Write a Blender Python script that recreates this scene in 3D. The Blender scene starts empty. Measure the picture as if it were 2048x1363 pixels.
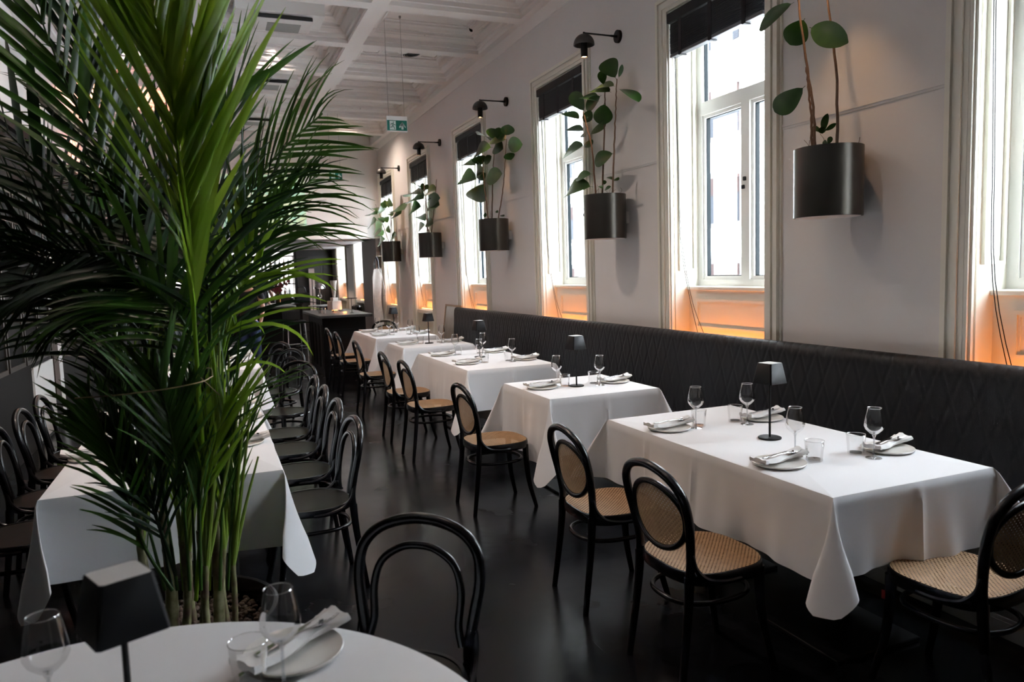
import bpy, math, random
from mathutils import Vector, Matrix
from math import sin, cos, pi, sqrt, radians
rnd = random.Random(7)
S = bpy.context.scene
COL = S.collection

# ------------------------------------------------------------------ camera
FPX = 1473.0
YAW, PIT, ROL = radians(22.1), radians(5.4), radians(-1.82)
CAM = Vector((0, 0, 1.6))
_f = Vector((sin(YAW)*cos(PIT), cos(YAW)*cos(PIT), -sin(PIT)))
_r = Vector((cos(YAW), -sin(YAW), 0)); _u = _r.cross(_f)
CR = _r*cos(ROL) + _u*sin(ROL); CU = _u*cos(ROL) - _r*sin(ROL); CF = _f
cam = bpy.data.cameras.new('camera'); camo = bpy.data.objects.new('camera', cam); COL.objects.link(camo)
camo.matrix_world = Matrix(((CR.x, CU.x, -CF.x, CAM.x), (CR.y, CU.y, -CF.y, CAM.y), (CR.z, CU.z, -CF.z, CAM.z), (0, 0, 0, 1)))
cam.sensor_width = 36; cam.lens = FPX/2048*36; cam.clip_start = 0.05; cam.clip_end = 200
cam.dof.use_dof = True; cam.dof.focus_distance = 4.6; cam.dof.aperture_fstop = 4.0
S.camera = camo

def at(px, py, x=None, y=None, z=None, d=None):
    """world point seen at a photo pixel, on a plane x / y / z or at depth d"""
    v = CF + CR*((px-1024)/FPX) - CU*((py-681.5)/FPX)
    if x is not None: t = (x-CAM.x)/v.x
    elif y is not None: t = (y-CAM.y)/v.y
    elif z is not None: t = (z-CAM.z)/v.z
    else: t = d
    return CAM + v*t

# ------------------------------------------------------------------ world, light, exposure
S.view_settings.view_transform = 'Standard'; S.view_settings.look = 'None'
S.view_settings.gamma = 1; S.view_settings.exposure = 1.38; S.view_settings.use_curve_mapping = False
W = bpy.data.worlds.new('world'); S.world = W; W.use_nodes = True
bg = W.node_tree.nodes['Background']; bg.inputs[0].default_value = (0.84, 0.92, 1.0, 1); bg.inputs[1].default_value = 20
S.cycles.max_bounces = 8; S.cycles.diffuse_bounces = 5; S.cycles.glossy_bounces = 3; S.cycles.transparent_max_bounces = 24
S.cycles.transmission_bounces = 4; S.cycles.caustics_reflective = False; S.cycles.caustics_refractive = False
S.cycles.sample_clamp_indirect = 6; S.cycles.use_denoising = True

XW = 3.5          # inner face of the window wall
# window openings along the right wall (near y, far y)
WINS = [(1.39, 2.56), (3.97, 5.13), (6.53, 7.65), (9.42, 10.56), (12.1, 13.26), (14.66, 15.78)]
BARW = [(17.75, 19.25), (20.55, 22.0)]

def area(name, loc, size, size_y, rot, power, color, portal=False):
    l = bpy.data.lights.new(name, 'AREA'); l.shape = 'RECTANGLE'; l.size = size; l.size_y = size_y
    l.energy = power; l.color = color
    if portal: l.cycles.is_portal = True
    o = bpy.data.objects.new(name, l); o.location = loc; o.rotation_euler = rot; COL.objects.link(o); return o
for a, b in WINS + BARW:      # portals only guide the sampling of the daylight through each window
    area('window_portal', (XW+0.36, (a+b)/2, 2.4), 2.4, b-a, (0, radians(90), 0), 1, (1, 1, 1), True)

# ------------------------------------------------------------------ materials
def nt(name):
    m = bpy.data.materials.new(name); m.use_nodes = True; n = m.node_tree
    return m, n, n.nodes['Principled BSDF']
def L(n, a, b): n.links.new(a, b)
def mat(name, col, rough=0.6, metal=0.0, spec=0.5, noise=0.0, nscale=30, bump=0.0, bscale=60, coat=0.0, sheen=0.0, emit=None, estr=0):
    m, n, p = nt(name)
    p.inputs['Base Color'].default_value = (*col, 1); p.inputs['Roughness'].default_value = rough
    p.inputs['Metallic'].default_value = metal; p.inputs['Specular IOR Level'].default_value = spec
    if coat: p.inputs['Coat Weight'].default_value = coat; p.inputs['Coat Roughness'].default_value = 0.15
    if sheen: p.inputs['Sheen Weight'].default_value = sheen
    tc = n.nodes.new('ShaderNodeTexCoord')
    if noise:
        t = n.nodes.new('ShaderNodeTexNoise'); t.inputs['Scale'].default_value = nscale; t.inputs['Detail'].default_value = 4
        r = n.nodes.new('ShaderNodeValToRGB')
        r.color_ramp.elements[0].color = (*[c*(1-noise) for c in col], 1); r.color_ramp.elements[1].color = (*[min(1, c*(1+noise)) for c in col], 1)
        L(n, tc.outputs['Object'], t.inputs['Vector']); L(n, t.outputs['Fac'], r.inputs['Fac']); L(n, r.outputs['Color'], p.inputs['Base Color'])
    if bump:
        t = n.nodes.new('ShaderNodeTexNoise'); t.inputs['Scale'].default_value = bscale; t.inputs['Detail'].default_value = 3
        b = n.nodes.new('ShaderNodeBump'); b.inputs['Strength'].default_value = bump; b.inputs['Distance'].default_value = 0.01
        L(n, tc.outputs['Object'], t.inputs['Vector']); L(n, t.outputs['Fac'], b.inputs['Height']); L(n, b.outputs['Normal'], p.inputs['Normal'])
    if emit: p.inputs['Emission Color'].default_value = (*emit, 1); p.inputs['Emission Strength'].default_value = estr
    return m
def clear_glass(name, tint=(1, 1, 1), fac=0.06, rough=0.02, edge=0.9):
    m = bpy.data.materials.new(name); m.use_nodes = True; n = m.node_tree; n.nodes.clear()
    o = n.nodes.new('ShaderNodeOutputMaterial'); t = n.nodes.new('ShaderNodeBsdfTransparent'); t.inputs[0].default_value = (*tint, 1)
    g = n.nodes.new('ShaderNodeBsdfGlossy'); g.inputs['Roughness'].default_value = rough
    lw = n.nodes.new('ShaderNodeLayerWeight'); lw.inputs['Blend'].default_value = 0.25
    mr = n.nodes.new('ShaderNodeMapRange'); mr.inputs['To Min'].default_value = fac; mr.inputs['To Max'].default_value = edge
    mx = n.nodes.new('ShaderNodeMixShader')
    L(n, lw.outputs['Fresnel'], mr.inputs['Value']); L(n, mr.outputs[0], mx.inputs[0]); L(n, t.outputs[0], mx.inputs[1]); L(n, g.outputs[0], mx.inputs[2]); L(n, mx.outputs[0], o.inputs[0])
    return m

M = {}
M['wall'] = mat('wall_plaster', (0.70, 0.68, 0.67), 0.75, noise=0.02, nscale=3, bump=0.05, bscale=140)
M['ceil'] = mat('ceiling_paint', (0.82, 0.79, 0.77), 0.6, noise=0.02, nscale=4)
M['trim'] = mat('cream_trim_paint', (0.76, 0.74, 0.66), 0.45)
M['white'] = mat('white_paint', (0.80, 0.80, 0.78), 0.4)
M['black'] = mat('black_lacquer', (0.004, 0.004, 0.005), 0.25, spec=0.35)
M['blackm'] = mat('black_matt_metal', (0.006, 0.006, 0.007), 0.5, spec=0.22)
M['dark'] = mat('dark_timber', (0.006, 0.005, 0.005), 0.5, spec=.12, noise=0.3, nscale=12)
M['blind'] = mat('black_slat', (0.006, 0.006, 0.009), 0.55, spec=.25)
M['planter'] = mat('bronzed_metal', (0.085, 0.078, 0.068), 0.30, metal=0.85, noise=0.1, nscale=6)
M['soil'] = mat('soil', (0.03, 0.02, 0.012), 0.9, noise=0.4, nscale=60)
M['cloth'] = mat('white_linen', (0.80, 0.80, 0.82), 0.85, sheen=0.2, bump=0.06, bscale=500)
M['napkin'] = mat('white_napkin', (0.80, 0.79, 0.78), 0.85, bump=0.1, bscale=300)
M['china'] = mat('white_china', (0.74, 0.72, 0.68), 0.18, spec=0.6)
M['steel'] = mat('polished_steel', (0.55, 0.55, 0.56), 0.16, metal=1.0)
M['chrome'] = mat('chrome', (0.75, 0.75, 0.78), 0.05, metal=1.0)
M['glass'] = clear_glass('drinking_glass', (0.985, 0.99, 0.99), 0.03, 0.03, 0.85)
M['rim'] = clear_glass('glass_rim', (0.9, 0.92, 0.93), 0.35, 0.08, 0.9)
M['pane'] = clear_glass('window_pane', (0.96, 0.98, 0.98), 0.03, 0.0, 0.6)
M['stem_bark'] = mat('brown_bark', (0.13, 0.075, 0.045), 0.75, noise=0.4, nscale=80)
M['twine'] = mat('jute_twine', (0.30, 0.22, 0.13), 0.9)
M['lightwood'] = mat('pale_wood', (0.33, 0.22, 0.13), 0.5, noise=0.15, nscale=20)
M['shade_top'] = mat('lamp_top_panel', (0.62, 0.62, 0.62), 0.35)
M['skin'] = mat('skin', (0.50, 0.27, 0.19), 0.55)
M['hair'] = mat('dark_hair', (0.02, 0.013, 0.01), 0.6)
M['shirt'] = mat('black_tshirt', (0.012, 0.012, 0.015), 0.85)
M['pants'] = mat('navy_trousers', (0.018, 0.028, 0.085), 0.8)
M['grout'] = mat('stone_block', (0.55, 0.50, 0.46), 0.6)
M['felt'] = mat('grey_felt', (0.45, 0.44, 0.43), 0.95, noise=0.25, nscale=14)
M['signwhite'] = mat('sign_white', (0.75, 0.72, 0.70), 0.4)
M['signgreen'] = mat('sign_green', (0.0, 0.13, 0.09), 0.4)
M['rubber'] = mat('black_gasket', (0.003, 0.007, 0.009), 0.5, spec=.1)
M['sign_picto'] = mat('sign_pictogram', (0.72, 0.8, 0.76), 0.4)
M['pebble'] = mat('clay_pebbles', (0.07, 0.042, 0.028), 0.8, noise=0.4, nscale=40)
M['grille'] = mat('grille_grey', (0.30, 0.30, 0.28), 0.6)
M['hole'] = mat('dark_slot', (0.02, 0.02, 0.022), 0.7)
M['dark_glass'] = mat('smoked_glass', (.003, .003, .003), .55, spec=.08)
M['sticker'] = mat('red_label', (0.5, 0.05, 0.04), 0.5)
M['stone'] = mat('grey_stone_panel', (0.22, 0.20, 0.18), 0.5, noise=0.2, nscale=5)
def emis(name, col, s):
    m = bpy.data.materials.new(name); m.use_nodes = True; n = m.node_tree; n.nodes.clear()
    o = n.nodes.new('ShaderNodeOutputMaterial'); e = n.nodes.new('ShaderNodeEmission'); e.inputs[0].default_value = (*col, 1); e.inputs[1].default_value = s
    L(n, e.outputs[0], o.inputs[0]); return m
M['bulb'] = emis('warm_bulb', (1.0, 0.55, 0.25), 18)
M['amber'] = emis('amber_led', (1.0, 0.36, 0.08), 6)

def floor_mat():
    m, n, p = nt('black_resin_floor')
    tc = n.nodes.new('ShaderNodeTexCoord')
    t = n.nodes.new('ShaderNodeTexNoise'); t.inputs['Scale'].default_value = 1.6; t.inputs['Detail'].default_value = 6
    r = n.nodes.new('ShaderNodeMapRange'); r.inputs['From Min'].default_value = 0.3; r.inputs['From Max'].default_value = 0.7
    r.inputs['To Min'].default_value = 0.15; r.inputs['To Max'].default_value = 0.30
    L(n, tc.outputs['Object'], t.inputs['Vector']); L(n, t.outputs['Fac'], r.inputs['Value']); L(n, r.outputs[0], p.inputs['Roughness'])
    # scuffs: thin stretched scratches
    mp = n.nodes.new('ShaderNodeMapping'); mp.inputs['Scale'].default_value = (60, 2.2, 1); mp.inputs['Rotation'].default_value = (0, 0, 0.6)
    s = n.nodes.new('ShaderNodeTexNoise'); s.inputs['Scale'].default_value = 1.0; s.inputs['Detail'].default_value = 2
    cr = n.nodes.new('ShaderNodeValToRGB'); cr.color_ramp.elements[0].position = 0.70; cr.color_ramp.elements[1].position = 0.76
    cr.color_ramp.elements[0].color = (0.005, 0.0055, 0.007, 1); cr.color_ramp.elements[1].color = (0.022, 0.024, 0.026, 1)
    L(n, tc.outputs['Object'], mp.inputs['Vector']); L(n, mp.outputs[0], s.inputs['Vector']); L(n, s.outputs['Fac'], cr.inputs['Fac']); L(n, cr.outputs[0], p.inputs['Base Color'])
    b = n.nodes.new('ShaderNodeBump'); b.inputs['Strength'].default_value = 0.06; b.inputs['Distance'].default_value = 0.02
    t2 = n.nodes.new('ShaderNodeTexNoise'); t2.inputs['Scale'].default_value = 7; L(n, tc.outputs['Object'], t2.inputs['Vector'])
    L(n, t2.outputs['Fac'], b.inputs['Height']); L(n, b.outputs[0], p.inputs['Normal'])
    p.inputs['Specular IOR Level'].default_value = 0.22
    return m
M['floor'] = floor_mat()

def cane_mat(name='woven_cane', axes=(0, 1), pitch=0.0135, hole=0.22):
    m, n, p = nt(name)
    p.inputs['Base Color'].default_value = (0.50, 0.30, 0.14, 1); p.inputs['Roughness'].default_value = 0.55
    tc = n.nodes.new('ShaderNodeTexCoord'); sp = n.nodes.new('ShaderNodeSeparateXYZ'); L(n, tc.outputs['Object'], sp.inputs[0])
    def math_(op, a, b=None):
        q = n.nodes.new('ShaderNodeMath'); q.operation = op
        for i, v in enumerate((a, b)):
            if v is None: continue
            if isinstance(v, (int, float)): q.inputs[i].default_value = v
            else: L(n, v, q.inputs[i])
        return q.outputs[0]
    a, b = sp.outputs[axes[0]], sp.outputs[axes[1]]
    k = 1/pitch/sqrt(2)
    u = math_('MULTIPLY', math_('ADD', a, b), k); v = math_('MULTIPLY', math_('SUBTRACT', a, b), k)
    fu = math_('SUBTRACT', math_('FRACT', math_('ADD', u, 100)), 0.5); fv = math_('SUBTRACT', math_('FRACT', math_('ADD', v, 100)), 0.5)
    d = math_('SQRT', math_('ADD', math_('MULTIPLY', fu, fu), math_('MULTIPLY', fv, fv)))
    al = math_('GREATER_THAN', d, hole); L(n, al, p.inputs['Alpha'])
    t = n.nodes.new('ShaderNodeTexNoise'); t.inputs['Scale'].default_value = 40; L(n, tc.outputs['Object'], t.inputs['Vector'])
    cr = n.nodes.new('ShaderNodeValToRGB'); cr.color_ramp.elements[0].color = (0.27, 0.145, 0.065, 1); cr.color_ramp.elements[1].color = (0.44, 0.27, 0.135, 1)
    L(n, t.outputs['Fac'], cr.inputs['Fac']); L(n, cr.outputs[0], p.inputs['Base Color'])
    bp = n.nodes.new('ShaderNodeBump'); bp.inputs['Strength'].default_value = 0.5; bp.inputs['Distance'].default_value = 0.003
    L(n, d, bp.inputs['Height']); L(n, bp.outputs[0], p.inputs['Normal'])
    return m
M['cane'] = cane_mat()
M['cane_back'] = cane_mat('woven_cane_back', (0, 2), hole=.15)
for _q in M['cane_back'].node_tree.nodes:
    if _q.type == 'VALTORGB': _q.color_ramp.elements[0].color = (.44, .25, .13, 1); _q.color_ramp.elements[1].color = (.66, .43, .24, 1)

def leaf_mat(name, c1, c2, rough=0.35, trans=0.35, nscale=3):
    m = bpy.data.materials.new(name); m.use_nodes = True; n = m.node_tree; p = n.nodes['Principled BSDF']; o = n.nodes['Material Output']
    tc = n.nodes.new('ShaderNodeTexCoord'); t = n.nodes.new('ShaderNodeTexNoise'); t.inputs['Scale'].default_value = nscale; t.inputs['Detail'].default_value = 3
    cr = n.nodes.new('ShaderNodeValToRGB'); cr.color_ramp.elements[0].position = 0.35; cr.color_ramp.elements[1].position = 0.65
    cr.color_ramp.elements[0].color = (*c1, 1); cr.color_ramp.elements[1].color = (*c2, 1)
    L(n, tc.outputs['Object'], t.inputs['Vector']); L(n, t.outputs['Fac'], cr.inputs['Fac']); L(n, cr.outputs[0], p.inputs['Base Color'])
    p.inputs['Roughness'].default_value = rough; p.inputs['Specular IOR Level'].default_value = 0.3
    tr = n.nodes.new('ShaderNodeBsdfTranslucent'); hs = n.nodes.new('ShaderNodeHueSaturation'); hs.inputs['Value'].default_value = 1.6; hs.inputs['Saturation'].default_value = 1.0
    L(n, cr.outputs[0], hs.inputs['Color']); L(n, hs.outputs[0], tr.inputs['Color'])
    mx = n.nodes.new('ShaderNodeMixShader'); mx.inputs[0].default_value = trans
    L(n, p.outputs[0], mx.inputs[1]); L(n, tr.outputs[0], mx.inputs[2]); L(n, mx.outputs[0], o.inputs[0]); return m
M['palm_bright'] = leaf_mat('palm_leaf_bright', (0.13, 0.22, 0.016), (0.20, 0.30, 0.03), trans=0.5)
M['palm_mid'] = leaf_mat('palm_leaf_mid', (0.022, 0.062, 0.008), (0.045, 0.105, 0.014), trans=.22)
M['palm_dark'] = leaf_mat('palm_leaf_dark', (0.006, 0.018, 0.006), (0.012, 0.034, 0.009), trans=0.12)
M['palm_brown'] = leaf_mat('palm_leaf_dry', (0.10, 0.05, 0.03), (0.16, 0.10, 0.05), trans=0.15)
M['petiole'] = mat('palm_petiole', (0.13, 0.19, 0.02), 0.45, noise=0.3, nscale=15)
M['cane_stem'] = mat('palm_cane', (0.14, 0.13, 0.06), 0.6, noise=0.55, nscale=14)
_n = M['cane_stem'].node_tree; _cr = [q for q in _n.nodes if q.type == 'VALTORGB'][0].color_ramp
_cr.elements[0].position = .35; _cr.elements[1].position = .66; _cr.elements[0].color = (.075, .035, .028, 1); _cr.elements[1].color = (.24, .23, .13, 1); _e = _cr.elements.new(.5); _e.color = (.13, .12, .045, 1)
M['ficus'] = leaf_mat('rubber_leaf', (0.012, 0.040, 0.006), (0.026, 0.070, 0.012), rough=0.30, trans=0.12, nscale=6)
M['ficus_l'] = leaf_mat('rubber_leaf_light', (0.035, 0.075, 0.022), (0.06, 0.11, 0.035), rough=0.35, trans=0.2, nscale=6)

# ------------------------------------------------------------------ mesh builder
class MB:
    def __init__(s): s.v = []; s.f = []
    def add(s, vs, fs):
        o = len(s.v); s.v += [tuple(v) for v in vs]; s.f += [tuple(i+o for i in f) for f in fs]; return s
    def box(s, x0, x1, y0, y1, z0, z1, bev=0.0):
        if bev:
            b = bev; vs = []; 
            for (zz, ins) in ((z0, b), (z0+b, 0), (z1-b, 0), (z1, b)):
                xa, xb, ya, yb = x0+ins, x1-ins, y0+ins, y1-ins; c = b if not ins else b*0.6
                vs += [(xa+c, ya, zz), (xb-c, ya, zz), (xb, ya+c, zz), (xb, yb-c, zz), (xb-c, yb, zz), (xa+c, yb, zz), (xa, yb-c, zz), (xa, ya+c, zz)]
            fs = [tuple(range(7, -1, -1)), tuple(range(24, 32))]
            for k in range(3):
                for i in range(8): fs.append((k*8+i, k*8+(i+1) % 8, k*8+8+(i+1) % 8, k*8+8+i))
            return s.add(vs, fs)
        vs = [(x0, y0, z0), (x1, y0, z0), (x1, y1, z0), (x0, y1, z0), (x0, y0, z1), (x1, y0, z1), (x1, y1, z1), (x0, y1, z1)]
        return s.add(vs, [(3, 2, 1, 0), (4, 5, 6, 7), (0, 1, 5, 4), (1, 2, 6, 5), (2, 3, 7, 6), (3, 0, 4, 7)])
    def grid(s, P, closeu=False, closev=False):
        nu, nv = len(P), len(P[0]); fs = []
        for i in range(nu if closeu else nu-1):
            for j in range(nv if closev else nv-1):
                a, b = (i+1) % nu, (j+1) % nv; fs.append((i*nv+j, a*nv+j, a*nv+b, i*nv+b))
        return s.add([p for row in P for p in row], fs)
    def framex(s, x0, x1, y0, y1, z0, z1, t, tb=None):
        tb = tb or t      # picture-frame of four bars in a plane x = const, mitre-free and without overlaps
        s.box(x0, x1, y0, y0+t, z0, z1); s.box(x0, x1, y1-t, y1, z0, z1)
        s.box(x0, x1, y0+t, y1-t, z0, z0+tb); return s.box(x0, x1, y0+t, y1-t, z1-tb, z1)
    def framey(s, y0, y1, x0, x1, z0, z1, t):
        s.box(x0, x0+t, y0, y1, z0, z1); s.box(x1-t, x1, y0, y1, z0, z1)
        s.box(x0+t, x1-t, y0, y1, z0, z0+t); return s.box(x0+t, x1-t, y0, y1, z1-t, z1)
    def tube(s, pts, r, n=10, closed=False, cap=True, flat=1.0):
        pts = [Vector(p) for p in pts]; N = len(pts); R = r if isinstance(r, (list, tuple)) else [r]*N
        rings = []; up = None
        for i, p in enumerate(pts):
            a = pts[(i-1) % N] if (closed or i) else p; b = pts[(i+1) % N] if (closed or i < N-1) else p
            t = (b-a).normalized()
            if up is None:
                up = Vector((0, 0, 1)) if abs(t.z) < .9 else Vector((1, 0, 0))
            x = (up - t*up.dot(t)).normalized(); up = x; y = t.cross(x)
            rings.append([p + x*(R[i]*cos(2*pi*k/n)) + y*(R[i]*flat*sin(2*pi*k/n)) for k in range(n)])
        o = len(s.v); s.grid(rings, closeu=closed, closev=True)
        if cap and not closed:
            s.f.append(tuple(o+k for k in range(n))); s.f.append(tuple(o+(N-1)*n+k for k in range(n-1, -1, -1)))
        return s
    def lathe(s, prof, c=(0, 0, 0), n=32, sx=1, sy=1):
        rings = [[(c[0]+r*cos(2*pi*k/n)*sx, c[1]+r*sin(2*pi*k/n)*sy, c[2]+z) for k in range(n)] for r, z in prof]
        return s.grid(rings, closev=True)
    def disc(s, c, r, n=32, flip=False):
        vs = [(c[0]+r*cos(2*pi*k/n), c[1]+r*sin(2*pi*k/n), c[2]) for k in range(n)]
        return s.add(vs, [tuple(range(n))[::-1] if flip else tuple(range(n))])
    def xf(s, m):
        s.v = [tuple(m @ Vector(v)) for v in s.v]; return s
    def obj(s, name, material, parent=None, sharp=38, sub=0):
        me = bpy.data.meshes.new(name); me.from_pydata(s.v, [], s.f); me.validate(); me.update()
        me.materials.append(material); me.shade_smooth(); me.set_sharp_from_angle(angle=radians(sharp))
        o = bpy.data.objects.new(name, me); COL.objects.link(o); o.parent = parent
        if sub:
            md = o.modifiers.new('subdivision', 'SUBSURF'); md.levels = sub; md.render_levels = sub
        return o

def tag(o, label, cat, group=None):
    o['label'] = label; o['category'] = cat
    if group: o['group'] = group
    return o
def stuff(o): o['kind'] = 'stuff'; return o
def thing(name, label, cat, loc=(0, 0, 0), rz=0.0, group=None):
    o = bpy.data.objects.new(name, None); o.empty_display_size = 0.1; COL.objects.link(o)
    o.location = loc; o.rotation_euler = (0, 0, rz); return tag(o, label, cat, group)
def struct(name, mb, m, sharp=38):
    o = mb.obj(name, m, None, sharp); o['kind'] = 'structure'; return o
def kids(o): return [c for c in COL.objects if c.parent == o]
def dup(root, loc, rz=None, label=None, group=None, scale=None):
    r = root.copy(); COL.objects.link(r); r.location = loc
    if rz is not None: r.rotation_euler = (0, 0, rz)
    if scale: r.scale = scale
    if label: r['label'] = label
    if group: r['group'] = group
    for ch in kids(root):
        c = ch.copy(); COL.objects.link(c); c.parent = r
        for g in kids(ch):
            d = g.copy(); COL.objects.link(d); d.parent = c
    return r
def bez(pts, n):
    """smooth curve (Catmull-Rom) through points"""
    P = [Vector(p) for p in pts]; P = [2*P[0]-P[1]] + P + [2*P[-1]-P[-2]]; out = []
    segs = len(P)-3
    for k in range(n+1):
        t = k/n*segs; i = min(int(t), segs-1); t -= i
        a, b, c, d = P[i:i+4]
        out.append(0.5*((2*b)+(c-a)*t+(2*a-5*b+4*c-d)*t*t+(3*b-a-3*c+d)*t**3))
    return out

# ================================================================== SETTING
YB = 16.0        # back wall of the dining room
XL = -1.75       # left wall
ZC = 4.36        # underside of ceiling beams
YN = -3.0
struct('floor', MB().box(XL-.3, XW+.3, YN, 24.5, -0.1, 0), M['floor'])
# right wall with window openings
ZS, ZH = 0.0, 3.60
wr = MB(); ys = YN
for a, b in WINS:
    wr.box(XW, XW+.38, ys, a, 0, 4.75); wr.box(XW, XW+.38, a, b, ZH, 4.75); ys = b
wr.box(XW, XW+.38, ys, YB+.0, 0, 4.75)
struct('wall_right', wr, M['wall'])
wb = MB(); ys = YB
for a, b in BARW:
    wb.box(XW, XW+.38, ys, a, 0, 4.4); wb.box(XW, XW+.38, a, b, 3.4, 4.4); ys = b
wb.box(XW, XW+.38, ys, 24, 0, 4.4)
struct('wall_bar_right', wb, M['wall'])
# back wall over the opening to the bar
OX0 = XL+.02
bw = MB(); bw.box(XL, XW, YB, YB+.25, 2.40, 4.75); bw.box(XL, OX0, YB, YB+.25, 0, 2.40); struct('wall_back', bw, M['ceil'])
struct('wall_pier', MB().box(XW-.12, XW, YB, YB+1.6, 0, 2.40), mat('grey_pier_paint', (0.22, 0.19, 0.19), .7))
struct('wall_near', MB().box(XL-.2, XW+.2, YN-.2, YN, 0, 4.75), mat('dark_wall_paint', (0.12, .11, .10), .7))
# left wall: dark below, pale above
struct('wall_left', MB().box(XL-.2, XL, YN, 24, 0, 3.2), mat('charcoal_wall', (0.012, 0.011, 0.010), .7, spec=.15))
struct('wall_left_upper', MB().box(XL-.2, XL, YN, YB, 3.2, 4.75), M['wall'])
struct('trim_left_rail', MB().box(XL, XL+.05, YN, YB, 3.16, 3.24), M['dark'])
# picture rail on the window wall, between the windows
pr = MB(); ys = YN
for a, b in WINS:
    if a-.12 > ys: 
        for (d0, z0, z1) in ((.004, 2.455, 2.49), (.008, 2.470, 2.486)): pr.box(XW-d0, XW, ys, a-.13, z0, z1)
    ys = b+.13
struct('trim_picture_rail', pr, M['wall'])
# bar room
struct('ceiling_bar', MB().box(XL, XW, YB+.25, 23.8, 2.42, 2.6), mat('bar_ceiling_paint', (0.16, .145, .145), .6))
struct('wall_bar_end', MB().box(XL, XW, 23, 23.2, 0, 2.45), mat('black_panelling', (0.018, .017, .018), .4))

# ------------------------------------------------------------------ coffered ceiling
BY = [7.72+1.38*k for k in range(-8, 6)]        # near edges of the cross beams
XB = [(XL, -1.42), (0.02, 0.19), (1.71, 1.88), (3.36, XW)]
BW = 0.17
ce = MB()
for (a, b) in XB: ce.box(a, b, YN, YB, ZC, 4.72)
for i in range(3):
    xa, xb = XB[i][1], XB[i+1][0]
    for y in BY: ce.box(xa, xb, y, y+BW, ZC, 4.72)
prof = [(0, ZC+.0), (.004, ZC+.001), (.004, ZC+.045), (.028, ZC+.05), (.028, ZC+.095), (.055, ZC+.10), (.075, ZC+.13), (.10, ZC+.15), (.10, ZC+.175), (.15, ZC+.18), (.17, ZC+.21), (.20, ZC+.225), (.20, ZC+.245), (.235, ZC+.25), (.235, ZC+.262)]
for i in range(3):
    xa, xb = XB[i][1], XB[i+1][0]
    for k in range(len(BY)-1):
        ya, yb = BY[k]+BW, BY[k+1]
        if yb < 2: continue
        rings = [[(xa+o, ya+o, z), (xb-o, ya+o, z), (xb-o, yb-o, z), (xa+o, yb-o, z)] for o, z in prof]
        ce.grid(rings, closev=True)
struct('ceiling', ce, M['ceil'], 20)
struct('ceiling_panel', MB().box(XL, XW, YN, YB, ZC+.262, ZC+.4), M['ceil'])
# cornice along both side walls and the back
co = MB()
def cornice(mb, side):
    x = XW if side > 0 else XL
    pf = [(0, ZC-.10), (.012, ZC-.095), (.02, ZC-.06), (.05, ZC-.02), (.06, ZC)]
    mb.grid([[(x-side*o, YN, z), (x-side*o, YB, z)] for o, z in pf])
cornice(co, 1); cornice(co, -1)
co.grid([[(XL, YB-o, z), (XW, YB-o, z)] for o, z in [(0, ZC-.06), (.012, ZC-.055), (.03, ZC-.02), (.04, ZC)]])
struct('trim_cornice', co, M['ceil'])
# thin wire track inside every coffer
bead = MB()
for i in range(3):
    xa, xb = XB[i][1]+.125, XB[i+1][0]-.125
    for k in range(len(BY)-1):
        ya, yb = BY[k]+BW+.125, BY[k+1]-.125
        if yb < 4: continue
        for o in (0, .035):
            bead.tube([(xa+o, ya+o, ZC+.12+o), (xb-o, ya+o, ZC+.12+o), (xb-o, yb-o, ZC+.12+o), (xa+o, yb-o, ZC+.12+o)], .004, 4, closed=True)
        for xx in (xa, xb-.05): bead.box(xx, xx+.05, (ya+yb)/2-.004, (ya+yb)/2+.004, ZC+.12, ZC+.13)
        bead.box((xa+xb)/2-.004, (xa+xb)/2+.004, yb-.05, yb+.0, ZC+.12, ZC+.15)
struct('trim_coffer_wire', bead, M['white'])

# ceiling fittings
def cassette(y, label):
    t = thing('ceiling_cassette', label, 'air conditioner', (.955, y, 4.42), 0, 'square air cassettes between the ceiling beams')
    MB().box(-.52, .42, -.40, .40, .05, .21).obj('plinth', M['white'], t)
    MB().box(-.30, .30, -.33, .33, 0, .045, .006).obj('frame', M['signwhite'], t)
    MB().box(-.18, .18, -.20, .20, -.004, .002).obj('grille', M['grille'], t)
    MB().box(-.29, .29, -.345, -.332, .004, .04).obj('air_slot', M['hole'], t)
cassette(8.98, 'nearest square white ceiling cassette with grey grille')
cassette(11.75, 'middle square ceiling cassette above the palm fronds')
cassette(14.5, 'farthest square ceiling cassette behind the arching palm frond')
def swirl(x, y, label):
    t = thing('swirl_vent', label, 'air vent', (x, y, ZC+.262), 0, 'round swirl vents in the ceiling')
    MB().box(-.30, .30, -.30, .30, -.012, 0).obj('plate', M['ceil'], t)
    MB().disc((0, 0, -.0135), .26, 40, True).obj('opening', M['hole'], t)
    b = MB()
    for k in range(32):
        a = 2*pi*k/32; c, s_ = cos(a), sin(a)
        P = lambda r, w, z: (r*c-w*s_, r*s_+w*c, z)
        b.add([P(.07, -.004, -.03), P(.25, -.016, -.03), P(.25, .012, -.016), P(.07, .004, -.016)], [(0, 1, 2, 3)])
    b.lathe([(0.0, -.03), (.07, -.03), (.07, -.014)], n=24); b.lathe([(.25, -.03), (.275, -.026), (.28, -.012)], n=40)
    b.obj('blades', M['white'], t)
swirl(2.62, 10.05, 'round swirl vent in the ceiling beyond the hanging exit sign wires')
swirl(2.62, 12.8, 'farther round swirl vent low in the coffered ceiling')
swirl(-.72, 9.98, 'round swirl vent glimpsed through palm leaves at upper left')
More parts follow.
